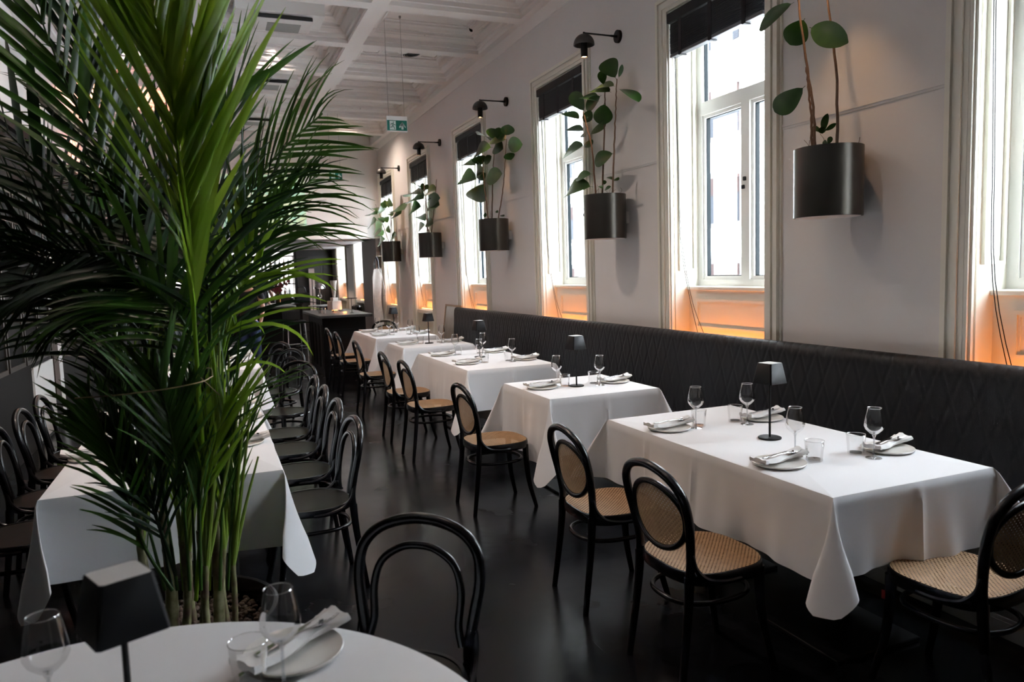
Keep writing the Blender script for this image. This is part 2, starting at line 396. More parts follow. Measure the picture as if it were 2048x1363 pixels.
def dome_cam(px, py, label):
    p = at(px, py, z=ZC+.262)
    t = thing('dome_camera', label, 'camera', p, 0, 'dome cameras on the ceiling')
    MB().lathe([(0, -.03), (.055, -.03), (.062, -.02), (.062, 0)], n=20).obj('base', M['signwhite'], t)
    MB().lathe([(.034, -.03), (.03, -.052), (.017, -.066), (0, -.07)], n=16).obj('lens_dome', M['black'], t)
dome_cam(943, 52, 'right one of the paired black-eyed dome cameras on ceiling')
dome_cam(934, 62, 'left one of the paired black-eyed dome cameras on ceiling')
for (px, py, lab) in ((866, 50, 'small round ceiling disc left of the dome cameras'), (765, 168, 'small round disc in the coffer above the exit sign'), (452, 88, 'small round ceiling disc right of the tall bright frond'), (703, 239, 'small round disc in a far right coffer')):
    p = at(px, py, z=ZC+.262); tag(MB().lathe([(0, -.012), (.05, -.012), (.055, 0)], c=p, n=20).obj('ceiling_disc', M['signwhite']), lab, 'detector', 'small ceiling discs')

def downlight(x, y, label, power):  # added fill: floor glow hints at a few, the rest lift the walls
    t = thing('ceiling_downlight', label, 'ceiling lamp', (x, y, ZC+.262), 0, 'small recessed warm downlights')
    MB().lathe([(.028, -.006), (.045, -.006), (.05, 0)], n=20).obj('trim_ring', M['signwhite'], t)
    MB().disc((0, 0, -.003), .03, 16, True).obj('bulb', M['bulb'], t)
    l = bpy.data.lights.new('downlight', 'SPOT'); l.energy = power; l.color = (1, .80, .66); l.spot_size = radians(140); l.spot_blend = .9; l.shadow_soft_size = .05
    o = bpy.data.objects.new('downlight', l); o.parent = t; o.location = (0, 0, -.02); COL.objects.link(o)
for dx_, dn in ((.95, 'middle'), (-.72, 'left')):
    for dy_, dp, dl in ((3.0, 14, 'nearest'), (5.75, 70, 'second'), (8.1 if dx_ < 0 else 7.55, 70, 'third'), (10.3, 60, 'fourth'), (13.1, 110, 'farthest')):
        downlight(dx_, dy_, '%s recessed downlight in the %s ceiling bay' % (dl, dn), dp)

downlight(2.62, 14.2, 'lone recessed downlight in the right bay near the back wall', 90)  # extra lamp added to brighten the back wall

# exit signs
def exit_sign(x, y, z0, w, h, zc, header, label):
    t = thing('exit_sign', label, 'sign', (x, y, z0), 0, 'green exit signs hanging on wires')
    gh = h*.66 if header else h*.94
    gz = h*.06 if header else h*.03
    MB().box(0, w, 0, .03, 0, h, .003).obj('housing', M['signwhite'] if header else M['signgreen'], t)
    g = MB().box(.006, w-.006, -.003, 0, gz, gz+gh).obj('green_panel', M['signgreen'], t)
    MB().box(w*.14, w*.14+gh*.62, -.005, -.003, gz+gh*.07, gz+gh*.93).obj('door_pictogram', M['sign_picto'], g)
    a = MB(); cx = w*.75; s = gh
    pts = [(cx, gz+s*.86), (cx+s*.34, gz+s*.40), (cx+s*.32, gz+s*.26), (cx+s*.11, gz+s*.50), (cx+s*.11, gz+s*.12), (cx-s*.11, gz+s*.12), (cx-s*.11, gz+s*.50), (cx-s*.32, gz+s*.26), (cx-s*.34, gz+s*.40)]
    a.add([(p[0], -.005, p[1]) for p in pts], [(0, 1, 2, 3, 7-0+0, 8) if False else (0, 3, 7), (0, 1, 2, 3)[0:4], (0, 7, 8), (7-1, 3, 4, 5)[0:4]][:0])
    P3 = [(p[0], -.005, p[1]) for p in pts]
    a.add(P3, [(1, 0, 3), (1, 3, 2), (0, 8, 7), (0, 7, 3)[0:3], (0, 7, 6), (0, 6, 3), (3, 6, 5, 4)])
    a.obj('arrow', M['sign_picto'], g)
    m = MB(); x0 = w*.14+gh*.31; yy = -.0065; r = gh*.028
    q = lambda u, v: (x0+u*gh, yy, gz+v*gh)
    m.lathe([(0, 0), (gh*.055, 0), (0, .0005)], n=12); m.v = [(v[0]+q(.07, .80)[0], yy-v[2], v[1]+q(.07, .80)[2]) for v in m.v]
    for path in ([q(.02, .70), q(.0, .5)], [q(.04, .68), q(-.12, .66), q(-.2, .55)], [q(.04, .68), q(.12, .58), q(.26, .54)], [q(.0, .5), q(.1, .36), q(.2, .12)], [q(.0, .5), q(-.06, .34), q(-.26, .30)]):
        m.tube(path, r*1.25, 5)
    m.obj('running_figure', M['signgreen'], g)
    for dx in (w*.12, w*.88):
        MB().tube([(dx, .015, h), (dx, .015, zc-z0)], .0022, 5).obj('wire', M['grille'], t)
        MB().lathe([(.0, 0), (.014, 0), (.014, -.02), (.004, -.03), (0, -.03)], c=(dx, .015, zc-z0), n=10).obj('wire_anchor', M['grille'], t)
    MB().tube([(w*.12, .02, h), (w*.16, .02, h+.15), (w*.05, .02, h+.35), (w*.10, .02, h+.6), (w*.13, .02, zc-z0)], .002, 5).obj('cable', M['signwhite'], t)
pA = at(774, 262, y=8.75); pB = at(814, 233, y=8.75)
exit_sign(pA.x, 8.75, pA.z, pB.x-pA.x, pB.z-pA.z, ZC+.262, True, 'white framed green running figure exit sign hanging from two wires')
pA = at(659, 358, y=13.2); pB = at(684, 345, y=13.2)
exit_sign(pA.x, 13.2, pA.z, pB.x-pA.x, pB.z-pA.z, ZC+.262, False, 'smaller far green exit sign hanging beside arching palm leaf tips')

# ------------------------------------------------------------------ windows
XP = XW+.175     # wainscot panel plane
def window(idx, a, b, zs=1.43, zh=ZH, blind=True, bname=None, bl_low=0.235):
    w = b-a
    # casing
    c = MB()
    for (o, d) in ((0.0, .022), (.03, .034), (.055, .022), (.085, .038), (.115, .014)):
        wd = {0.0: .03, .03: .02, .055: .03, .085: .028, .115: .015}[o]
        for (y0, y1) in ((a-o-wd, a-o), (b+o, b+o+wd)): c.box(XW-d, XW, y0, y1, 0, zh+o+wd)
        c.box(XW-d, XW, a-o, b+o, zh+o, zh+o+wd)
    root = struct('window_%d' % idx, c, M['trim'])
    # jamb linings with panels and head lining
    j = MB(); T = .02
    for s, y in ((1, a), (-1, b)):
        j.box(XW-.02, XW+.30, min(y, y+s*T), max(y, y+s*T), 0, zh)
        yy = y+s*T
        def bar(x0, x1, z0, z1, d=.012): j.box(x0, x1, min(yy, yy+s*d), max(yy, yy+s*d), z0, z1)
        bar(XW-.005, XW+.012, 0, zh, .014); bar(XW+.035, XW+.045, 0, zh, .01)
        j.framey(min(yy, yy+s*.02), max(yy, yy+s*.02), XW+.075, XW+.23, 1.56, zh-.08, .015)
        bar(XW+.10, XW+.205, 1.60, zh-.12, .006)
    j.box(XW, XW+.30, a, b, zh-.02, zh)
    o = j.obj('jamb_lining', M['trim'], root)
    # wainscot under the sill + sill
    p = MB(); p.box(XP, XP+.12, a+T, b-T, 0, zs-.03)
    y0, y1 = a+.13, b-.13
    p.framex(XP-.016, XP, y0, y1, 1.09, 1.33, .022); p.framex(XP-.007, XP, y0+.022, y1-.022, 1.112, 1.308, .012)
    p.obj('wainscot_panel', M['trim'], root)
    MB().box(XP-.03, XW+.31, a+T, b-T, zs-.03, zs, .005).obj('sill', M['trim'], root)
    # sash frame
    f = MB(); X0, X1 = XW+.27, XW+.34; fy0, fy1 = a+T, b-T; ym = a+w*.47
    zt0, zt1 = 2.80, 2.90
    f.framex(X0, X1, fy0, fy1, zs, zh-.02, .06, .055)
    f.box(X0-.012, X1, fy0+.06, fy1-.06, zt0, zt1); f.box(X0-.012, X1-.001, ym-.045, ym+.045, zs+.055, zt0)
    for (ya, yb) in ((fy0+.06, ym-.045), (ym+.045, fy1-.06)): f.framex(X0+.01, X1-.01, ya, yb, zs+.055, zt0, .025)
    fr = f.obj('window_frame', M['white'], root)
    g = MB()
    for (ya, yb, z0, z1) in ((fy0+.085, ym-.07, zs+.08, zt0-.025), (ym+.07, fy1-.085, zs+.08, zt0-.025), (fy0+.06, fy1-.06, zt1, zh-.075)):
        g.framex(X1-.045, X1-.012, ya, yb, z0, z1, .006)
    g.obj('gasket', M['rubber'], fr)
    for (ya, yb, z0, z1) in ((fy0+.07, ym-.055, zs+.06, zt0-.02), (ym+.055, fy1-.07, zs+.06, zt0-.02), (fy0+.05, fy1-.05, zt1-.01, zh-.07)):
        MB().add([(X1-.015, ya, z0), (X1-.015, yb, z0), (X1-.015, yb, z1), (X1-.015, ya, z1)], [(0, 1, 2, 3)]).obj('pane', M['pane'], fr)
    MB().box(X0-.03, X0-.012, ym-.014, ym+.010, 2.22, 2.25, .003).box(X0-.03, X0-.012, ym+.002, ym+.026, 2.16, 2.19, .003).obj('window_latch', M['blackm'], fr)
    if not blind: return
    t = thing('venetian_blind', bname, 'blind', (XW-.02, (a+b)/2, zh-.02), 0, 'black slatted blinds raised at the window heads')
    hw = w/2-.03
    MB().box(-.005, .075, -hw, hw, -.075, 0, .004).obj('head_rail', M['blackm'], t)
    sl = MB(); N = int(bl_low/.009)
    for k in range(N):
        z = -.085-k*.0088; dx = rnd.uniform(-.002, .002)
        sl.box(.012+dx, .065+dx, -hw+.02, hw-.02, z-.0055, z)
    sl.obj('slat_stack', M['blind'], t)
    zb = -.085-N*.0088-.03
    MB().box(.01, .067, -hw+.02, hw-.02, zb+.004, zb+.028, .003).obj('bottom_rail', mat('blind_rail', (.10, .10, .11), .5), t)
    for q in (-.62, 0.05, .72):
        tp = MB().box(.008, .012, q*hw-.02, q*hw+.02, zb, -.02); tp.box(.008, .07, q*hw-.012, q*hw+.012, zb-.004, zb+.002); tp.obj('ladder_tape', M['blind'], t)
    cy = hw-.07
    MB().tube(bez([(.02, cy, zb), (.03, cy-.01, zb-.8), (.04, cy-.02, zb-1.4), (.06, cy-.10, zb-1.85), (.08, cy-.2, zb-2.2)], 14), .0022, 5).obj('cord', M['rubber'], t)
    MB().tube(bez([(.02, cy-.01, zb), (.03, cy-.02, zb-.8), (.045, cy-.03, zb-1.4), (.06, cy-.14, zb-1.9), (.09, cy-.27, zb-2.2)], 14), .0022, 5).obj('cord', M['rubber'], t)
names = ['black blind at the nearest window at the right edge', 'black slatted blind on the big window right of the second planter', 'black slatted blind above the second rubber plant from front',
         'black slatted blind behind the third planter from the front', 'black slatted blind behind the fourth planter from the front', 'smallest and farthest black slatted blind near the room corner']
for i, (a, b) in enumerate(WINS): window(i+1, a, b, bname=names[i], bl_low=.60 if i == 0 else .235)  # nearest blind is out of view, lowered to cut daylight on the foreground
for i, (a, b) in enumerate(BARW): window(i+7, a, b, zh=3.4, blind=False)

# LED wash under each window sill (strip lamps standing behind the bench / on the ledge)
def led(yc, ln, z, label, power, x=XW+.06, bench=True):
    t = thing('led_strip', label, 'light strip', (x, yc, z), 0, 'amber light strips under the window sills')
    MB().box(-.015, .015, -ln/2, ln/2, -.02, 0).obj('channel', M['white'], t)
    MB().box(-.010, .010, -ln/2+.01, ln/2-.01, 0, .004).obj('diffuser', M['amber'], t)
    l = bpy.data.lights.new('amber_wash', 'AREA'); l.shape = 'RECTANGLE'; l.size = .02; l.size_y = ln*.9; l.energy = power; l.color = (1, .27, .06)
    o = bpy.data.objects.new('amber_wash', l); o.parent = t; o.location = (0, 0, .01); o.rotation_euler = (0, radians(180+14), 0); COL.objects.link(o)
lw = ['under the nearest window', 'under the big second window', 'under the third window', 'under the fourth window beyond the bench', 'under the fifth window', 'under the sixth window at the room end']
for i, (a, b) in enumerate(WINS):
    z = .93 if i < 3 else .98
    led((a+b)/2, (b-a)*.86, z, 'hidden amber light strip glowing '+lw[i], 1.0 if i < 3 else .75, XW+.05 if i < 3 else XW+.09)
    if i >= 3:
        struct('trim_%d' % (i+1), MB().box(XW+.02, XP, a+.02, b-.02, .90, .96, .004), M['trim'])
for i, (a, b) in enumerate(BARW):
    led((a+b)/2, (b-a)*.8, 1.0, 'amber light strip under bar window '+('nearer the apron' if i == 0 else 'nearer the dark door'), 1.2, XW+.09)
    struct('trim_%d' % (i+7), MB().box(XW+.02, XP, a+.02, b-.02, .92, .98, .004), M['trim'])

# street outside
ext = MB().box(12, 12.6, -14, 44, -6, 22)
sx = struct('wall_exterior_street', ext, mat('street_render', (0.80, .80, .80), .9))
sg = MB().box(4.2, 12, -14, 44, -3.4, -3.3); struct('ground_exterior', sg, mat('street_asphalt', (.55, .55, .55), .9))
def street_window(y, z, idx, wide=1.15, high=1.12):
    t = MB().box(-.03, 0, -wide/2-.08, wide/2+.08, -.12, high+.14)
    o = t.obj('window_%d' % idx, mat('street_trim', (.10, .09, .09), .8) if 'st' not in M else M['st']); M.setdefault('st', o.data.materials[0])
    o.location = (12, y, z); o['kind'] = 'structure'
    M.setdefault('st2', mat('street_glass', (.028, .030, .036), .5, spec=.05)); M.setdefault('st3', mat('street_shutter', (.045, .030, .028), .8, spec=.05))
    MB().box(-.05, -.03, -wide/2, wide/2, 0, high*.62).obj('pane', M['st2'], o)
    MB().box(-.06, -.03, -wide/2, wide/2, high*.62, high).obj('shutter', M['st3'], o)
n_ = 20
for yy in range(6):
    for zz in range(6):
        street_window(6.2+yy*4.3+.4, .5+zz*2.15, n_, .9 if yy % 2 else 1.2); n_ += 1

# ================================================================== BENCH
BX = 3.01; BY0, BY1 = -1.2, 10.45
bench = thing('banquette_bench', 'long black quilted leather banquette along the window wall', 'bench', (0, 0, 0))
leather = mat('black_leather', (0.007, 0.007, 0.009), 0.5, spec=0.32, bump=0.15, bscale=260)
def bench_back():
    # profile from the seat up, over the rolled top, down the rear
    pf = []
    for k in range(56):
        z = .46+(1.04-.46)*k/55; pf.append((3.30+.05*(z-.46), z, 1.0))
    for k in range(1, 15):
        a = pi*k/14; pf.append((3.385-.055*cos(a), 1.04+.058*sin(a), max(0.0, 1-k/9)))
    pf.append((3.44, .9, 0)); pf.append((3.44, .1, 0))
    rows = []
    N = 1160; cw = .135; chh = .36
    for i in range(N+1):
        y = BY0+(BY1-BY0)*i/N; row = []
        for (x, z, w) in pf:
            if w > 0 and x < 3.345 and z < 1.05:
                p = y/cw+(z)/chh; q = y/cw-(z)/chh
                gp = abs(p-round(p)); gq = abs(q-round(q))
                g = min(gp, gq); d = .0050*math.exp(-(g/.05)**2)-.0008*cos(2*pi*g)
                x = x+d
            elif w > 0:
                p = y/(cw/2)-.35*((z-1.04)/.06); g = abs(p-round(p)); d = .009*math.exp(-(g/.10)**2)*w
                x = x+d*.6; z = z-d
            row.append((x, y, z))
        rows.append(row)
    return MB().grid(rows)
b = bench_back(); 
endp = [(3.30, BY1, .46), (3.33, BY1, 1.04), (3.345, BY1, 1.085), (3.385, BY1, 1.098), (3.43, BY1, 1.07), (3.44, BY1, 1.0), (3.44, BY1, .1), (3.30, BY1, .1)]
b.add(endp, [tuple(range(8))]); b.obj('backrest', leather, bench, 60)
sc = MB(); cw = .55; y = BY0
while y < BY1-.05:
    y2 = min(y+cw*2, BY1); sc.box(2.96, 3.34, y+.002, y2-.002, .40, .475, .018); y = y2
sc.obj('seat_cushion', leather, bench)
bp = MB().box(BX, 3.40, BY0, BY1, 0, .40)
for z0, z1, d in ((.0, .07, .018), (.07, .085, .010), (.33, .36, .016), (.385, .40, .02)): bp.box(BX-d, BX, BY0, BY1, z0, z1)
y = BY0+.2
while y < BY1-1:
    bp.framex(BX-.008, BX, y, y+.962, .12, .30, .012)
    y += 1.15
bp.obj('base_panel', mat('grey_cream_panel', (.34, .32, .28), .5), bench)

# ================================================================== TABLES & CLOTHS
def cloth(x0, x1, y0, y1, drops, flare=.07, seed=1, cornk=.45, z=.757, creases=True, swing=(.25, 0, 0, 0)):
    """tablecloth: flat top and skirts; drops = (aisle -x, near -y, wall +x, far +y)"""
    r = random.Random(seed); NT = 16; cx, cy = (x0+x1)/2, (y0+y1)/2
    cols = []      # each column: list of points from edge to hem
    corners = [((x0, y0), (-1, 0), (0, -1)), ((x1, y0), (0, -1), (1, 0)), ((x1, y1), (1, 0), (0, 1)), ((x0, y1), (0, 1), (-1, 0))]
    dmap = {(-1, 0): drops[0], (0, -1): drops[1], (1, 0): drops[2], (0, 1): drops[3]}
    for ci, (c, na, nb) in enumerate(corners):
        # straight side ending in this corner: side with normal na, travelling towards the corner
        prev = corners[ci-1][0]; ln = math.dist(prev, c); n = max(24, int(ln/.02)); ph = r.uniform(0, 6); fr = r.uniform(5, 8)
        D = dmap[na]
        for k in range(1, n):
            s = k/n; px = prev[0]+(c[0]-prev[0])*s; py = prev[1]+(c[1]-prev[1])*s; col = []
            win = sin(pi*s)**.6; lp = s*ln
            w1 = .024*sin(fr*lp+ph)*win + .013*sin(2.3*fr*lp+ph*2)*win + .006*sin(6.1*fr*lp+ph)*win
            if creases:
                cr = min(abs(lp-ln/2), abs(lp-ln*.25) if ln > 1.2 else 9); w1c = .012*math.exp(-(cr/.009)**2)
            else: w1c = 0
            for t in range(NT+1):
                q = t/NT; h = D*q; off = .004+flare*h*1.0+w1*q**1.3+w1c*min(1, q*4)
                # soft edge roll
                zz = z-h*.992 if q > 0 else z
                if t == 0: off = -.006; zz = z
                col.append((px+na[0]*off, py+na[1]*off, zz))
            cols.append(col)
        # corner fan
        NC = 34; Da, Db = dmap[na], dmap[nb]; dg = Vector((na[0]+nb[0], na[1]+nb[1])).normalized(); pp = Vector((-dg.y, dg.x)); bias = r.uniform(-.25, .25)
        tw = r.uniform(.8, 1.2)
        for k in range(NC+1):
            a = k/NC; an = a*pi/2; ca, sa = cos(an), sin(an)
            rmax = min(Da/max(ca, 1e-3), Db/max(sa, 1e-3)); rmax = min(rmax, 1.25*max(Da, Db)); col = []
            for t in range(NT+1):
                q = t/NT; rr = rmax*q
                lat = Vector(na)*(1-a)*flare+Vector(nb)*a*flare
                lp_ = sin(pi*a)**.85
                o = lat+dg*(cornk*lp_)+pp*((bias-swing[ci])*lp_*.4-.20*tw*sin(2*pi*a)*min(1, .25+q)+.05*sin(4*pi*a))
                o = o*rr; dz = sqrt(max(rr*rr*1.0-o.length_squared, 0))
                o += Vector(na)*.004*(1-a)+Vector(nb)*.004*a
                if t == 0: o = -dg*.005; dz = 0
                col.append((c[0]+o.x, c[1]+o.y, z-dz))
            cols.append(col)
    mb = MB(); mb.grid(cols, closeu=True)
    # flat top from the ring of first points to the centre
    ring = [Vector(c[0]) for c in cols]; C = Vector((cx, cy, z))
    i0 = len(mb.v); N = len(ring)
    inner = [(C+(p-C)*.965+Vector((0, 0, .0035))) for p in ring]
    mb.v += [tuple(p) for p in inner]; mb.v.append((cx, cy, z+.0035))
    NT1 = NT+1
    for i in range(N):
        j = (i+1) % N; mb.f.append((i*NT1, j*NT1, i0+j, i0+i)); mb.f.append((i0+i, i0+j, i0+N))
    return mb

def pedestal(root, dx, dy, ln=.0, top=(.4, .4), base=.26, h=.745):
    MB().box(-top[0], top[0], -top[1], top[1], h-.03, h, .004).obj('table_top', M['dark'], root)
    for k in ([0] if not ln else [-1, 1]):
        MB().box(-.04, .04, k*ln-.04, k*ln+.04, .02, h-.03, .004).obj('column', M['blackm'], root)
        MB().box(-base, base, k*ln-base, k*ln+base, 0, .02, .004).obj('base_plate', M['blackm'], root)

TX0, TX1 = 2.01, 2.86
TABS = [(1.95, 3.57, 'the closest banquette table', True), (4.33, 5.15, 'the second banquette table', False), (6.0, 7.62, 'the third banquette table', True),
        (8.27, 9.07, 'the fourth banquette table', False), (9.78, 11.40, 'the farthest banquette table', True)]
tdesc = ['closest long black pedestal table hidden under white cloth by the bench', 'single square pedestal table, second from front, by the bench', 'long pedestal table third from front by the bench',
         'single square pedestal table fourth from front by the bench', 'farthest long pedestal table by the end of the bench']
cdesc = ['white tablecloth on the closest long table with a deep corner fold', 'white tablecloth on the small second banquette table', 'white tablecloth on the long third banquette table',
         'white tablecloth on the small fourth banquette table', 'white tablecloth on the farthest table beside the leaning frame']
drops = [(.33, .30, .30, .33), (.46, .38, .30, .36), (.46, .36, .3, .34), (.46, .36, .3, .34), (.42, .38, .3, .34)]
for i, (y0, y1, nm, dbl) in enumerate(TABS):
    cx, cy = (TX0+TX1)/2, (y0+y1)/2
    t = thing('pedestal_table', tdesc[i], 'table', (cx, cy, 0), 0, 'tables along the banquette')
    pedestal(t, 0, 0, .42 if dbl else 0, ((TX1-TX0)/2-.012, (y1-y0)/2-.012), .23)
    mb = cloth(TX0, TX1, y0, y1, drops[i], seed=11+i, flare=.05, cornk=.5 if i == 0 else .40, swing=(.2, 0, 0, 0) if i == 0 else (-.25, 0, 0, 0))
    tag(mb.obj('tablecloth', M['cloth'], None, 55), cdesc[i], 'tablecloth', 'white tablecloths along the banquette')

# long communal tables on the left
LT = [(-.69, .25, 3.35, 6.08, 'white tablecloth on the long table behind the potted palm', (.37, .34, .37, .34)), (-.50, .41, 7.35, 9.9, 'white tablecloth on the farther left table beside the standing waiter', (.36, .36, .4, .34))]
for i, (x0, x1, y0, y1, lab, dr) in enumerate(LT):
    t = thing('long_dining_table', ['long black-legged table under white cloth behind the palm', 'farther left dining table under white cloth'][i], 'table', ((x0+x1)/2, (y0+y1)/2, 0), 0, 'long tables at the left')
    hx, hy = (x1-x0)/2-.012, (y1-y0)/2-.012
    MB().box(-hx, hx, -hy, hy, .715, .745, .004).obj('table_top', M['dark'], t)
    for sy in (-1, 1):
        for sx_ in (-1, 1):
            MB().lathe([(0, 0), (.022, 0), (.024, .06), (.018, .12), (.028, .45), (.034, .5), (.026, .54), (.036, .6), (.04, .715)], c=(sx_*(hx-.22), sy*(hy-.10), 0), n=16).obj('leg', M['black'], t)
    tag(cloth(x0, x1, y0, y1, dr, seed=31+i, flare=.05, cornk=.32, swing=(-1.0, .5, 0, 0)).obj('tablecloth', M['cloth'], None, 55), lab, 'tablecloth', 'white tablecloths at the left')

# round table in the foreground
RC = Vector((-.27, 1.21, 0)); RR = .735
t = thing('round_pedestal_table', 'round foreground table under a white cloth at the lower left', 'table', RC)
MB().lathe([(0, .715), (RR-.01, .715), (RR-.005, .73), (RR-.01, .745), (0, .745)], n=64).obj('table_top', M['dark'], t)
MB().lathe([(0, .02), (.045, .02), (.04, .715)], n=20).obj('column', M['blackm'], t)
MB().lathe([(0, 0), (.30, 0), (.30, .015), (.05, .03), (0, .03)], n=40).obj('base_plate', M['blackm'], t)
rows = []
for k in range(181):
    a = 2*pi*k/180; col = [(RC.x+(RR-.02)*cos(a), RC.y+(RR-.02)*sin(a), .7605), (RC.x+(RR-.004)*cos(a), RC.y+(RR-.004)*sin(a), .7595)]
    for t_ in range(1, 15):
        q = t_/14; off = .003+.06*q*.34+q**1.2*.035*sin(9*a+.6)+q*.01*sin(23*a); col.append((RC.x+(RR+off)*cos(a), RC.y+(RR+off)*sin(a), .757-.34*q))
    rows.append(col)
mb = MB().grid(rows[:-1], closeu=True); o0 = len(mb.v); mb.v.append((RC.x, RC.y, .7605)); NTc = len(rows[0])
for k in range(180): mb.f.append((k*NTc, ((k+1) % 180)*NTc, o0))
tag(mb.obj('round_tablecloth', M['cloth'], None, 55), 'round white tablecloth on the foreground table at lower left', 'tablecloth')

# ================================================================== CHAIRS
def mirror(p): return (-p[0], p[1], p[2])
def superel(rx, ry, n, N=40):
    out = []
    for k in range(N):
        a = 2*pi*k/N; c, s = cos(a), sin(a); out.append((rx*math.copysign(abs(c)**(2/n), c), ry*math.copysign(abs(s)**(2/n), s)))
    return out
def make_chair(kind, label, group, loc, rz):
    cane = kind == 'cane'
    t = thing('bentwood_chair', label, 'chair', loc, rz, group)
    B = M['black']
    arch = bez([(.165, -.175, .43), (.168, -.172, .50), (.185, -.185, .60), (.198, -.203, .69), (.185, -.222, .77), (.12, -.238, .828), (0, -.245, .853),
                (-.12, -.238, .828), (-.185, -.222, .77), (-.198, -.203, .69), (-.185, -.185, .60), (-.168, -.172, .50), (-.165, -.175, .43)], 52)
    MB().tube(arch, .0175, 12).obj('back_frame', B, t)
    for s in (-1, 1):
        MB().tube(bez([(s*.165, -.175, .45), (s*.166, -.182, .34), (s*.17, -.198, .20), (s*.178, -.225, .0)], 12), [.0200-.0065*k/12 for k in range(13)], 12).obj('leg', B, t)
    for s in (-1, 1):
        MB().tube(bez([(s*.150, .165, .43), (s*.152, .170, .30), (s*.160, .185, .16), (s*.178, .222, .0)], 12), [.0215-.0085*k/12 for k in range(13)], 12).obj('leg', B, t)
    # seat ring
    if cane:
        out = superel(.212, .205, 3.0, 48); zt, zb = .462, .415
        rings = [[(x*s, y*s+.005, z) for x, y in out] for s, z in ((.985, zb), (1, zb+.006), (1.0, zt-.012), (.985, zt), (.90, zt), (.885, zt-.006), (.885, zb), (.985, zb))]
        MB().grid(rings, closev=True).obj('seat_frame', B, t)
        rr = [[(x*s, y*s+.005, .4635-.010*(1-(s/.9)**2)*(s < .9)) for x, y in out] for s in (.965, .90, .80, .65, .45, .25, .08)]
        m = MB().grid(rr, closev=True); m.f.append(tuple(range(6*48, 7*48))); m.obj('cane_seat', M['cane'], t)
    else:
        out = superel(.208, .208, 2.25, 48); zt, zb = .455, .420
        rings = [[(x*s, y*s+.005, z) for x, y in out] for s, z in ((.97, zb), (1, zb+.008), (1.0, zt-.01), (.985, zt), (.93, zt), (.92, zt-.004))]
        MB().grid(rings, closev=True).obj('seat_frame', B, t)
        rr = [[(x*s, y*s+.005, zt-.004-.006*(1-(s/.92)**2)) for x, y in out] for s in (.92, .8, .6, .35, .1)]
        m = MB().grid(rr, closev=True); m.f.append(tuple(range(4*48, 5*48)))
        m.grid([[(x*s, y*s+.005, zb) for x, y in out] for s in (.97, .5, .1)], closev=True)
        m.obj('seat', M['black_seat'], t)
    # stretcher ring
    ring = [(x, y-.004, .325) for x, y in superel(.158, .182, 2.5, 44)]
    MB().tube(ring, .0105, 10, closed=True).obj('stretcher_ring', B, t)
    for s in (-1, 1):
        MB().tube(bez([(s*.186, -.180, .545), (s*.190, -.165, .49), (s*.196, -.120, .445), (s*.205, -.045, .428), (s*.207, .03, .428)], 16), [.008]+[.0105]*15+[.008], 8).obj('bracket', B, t)
    if cane:
        cz, ry_, rx = .652, .128, .166
        def bp(a, k=1.0):
            x = rx*cos(a)*(1.0 if sin(a) < 0 else 1.0); z = cz+ry_*sin(a)*k
            if sin(a) > 0: x *= 1.0+.10*sin(a)*abs(cos(a))
            y = -.172-.11*(z-.52)-.022*(1-(x/.18)**2)
            return (x, y, z)
        loop = [bp(2*pi*k/44) for k in range(44)]
        MB().tube(loop, .0125, 10, closed=True).obj('back_loop', B, t)
        rr = []
        for s in (.95, .8, .6, .4, .2, .05):
            row = []
            for k in range(44):
                x, y, z = loop[k]; x2 = x*s; z2 = cz+(z-cz)*s; row.append((x2, -.172-.11*(z2-.52)-.022*(1-(x2/.18)**2), z2))
            rr.append(row)
        m = MB().grid(rr, closev=True); m.f.append(tuple(range(5*44, 6*44))); m.obj('cane_panel', M['cane_back'], t)
    else:
        MB().tube(bez([(.150, -.158, .50), (.137, -.172, .56), (.142, -.190, .65), (.12, -.205, .725), (.06, -.214, .768), (0, -.216, .778),
                       (-.06, -.214, .768), (-.12, -.205, .725), (-.142, -.190, .65), (-.137, -.172, .56), (-.150, -.158, .50)], 40), .0125, 10).obj('inner_arch', B, t)
    return t
M['black_seat'] = mat('black_veneer_seat', (.006, .0065, .005), .36, spec=.10)
EAST = -pi/2; WEST = pi/2
G1 = 'bentwood chairs with cane seats along the banquette tables'
cc = [(1.745, 2.37, EAST+.02, 'cane bentwood chair at the closest table, nearer the camera'), (1.745, 3.10, EAST-.03, 'cane bentwood chair at the closest table, at its far end'),
      (1.74, 4.665, EAST+.02, 'lone cane bentwood chair at the second banquette table'), (1.735, 6.23, EAST+.02, 'cane bentwood chair at the near end of the third table'),
      (1.735, 7.05, EAST, 'cane bentwood chair at the far end of the third table'), (1.745, 8.52, EAST, 'lone cane bentwood chair at the fourth banquette table'),
      (1.765, 10.05, EAST, 'cane bentwood chair at the near end of the farthest table'), (1.765, 10.87, EAST, 'farthest aisle-side cane bentwood chair beside the bar table')]
first = make_chair('cane', cc[0][3], G1, (cc[0][0], cc[0][1], 0), cc[0][2])
for (x, y, r, lab) in cc[1:]: dup(first, (x, y, 0), r, lab)
nc = dup(first, (2.455, 1.79, 0), .10, 'cane chair at the lower right corner, at the table head')
st = MB().box(-.001, .0, -.008, .008, 0, .034).obj('sticker', M['sticker'], nc); st.location = (-.168, .182, .33); st.rotation_euler = (0, 0, .2); st['label'] = 'small red and white sticker'
dup(first, (2.62, 11.80, 0), pi, 'cane chair behind the far end of the farthest table')
G2 = 'black bentwood chairs at the long left tables'
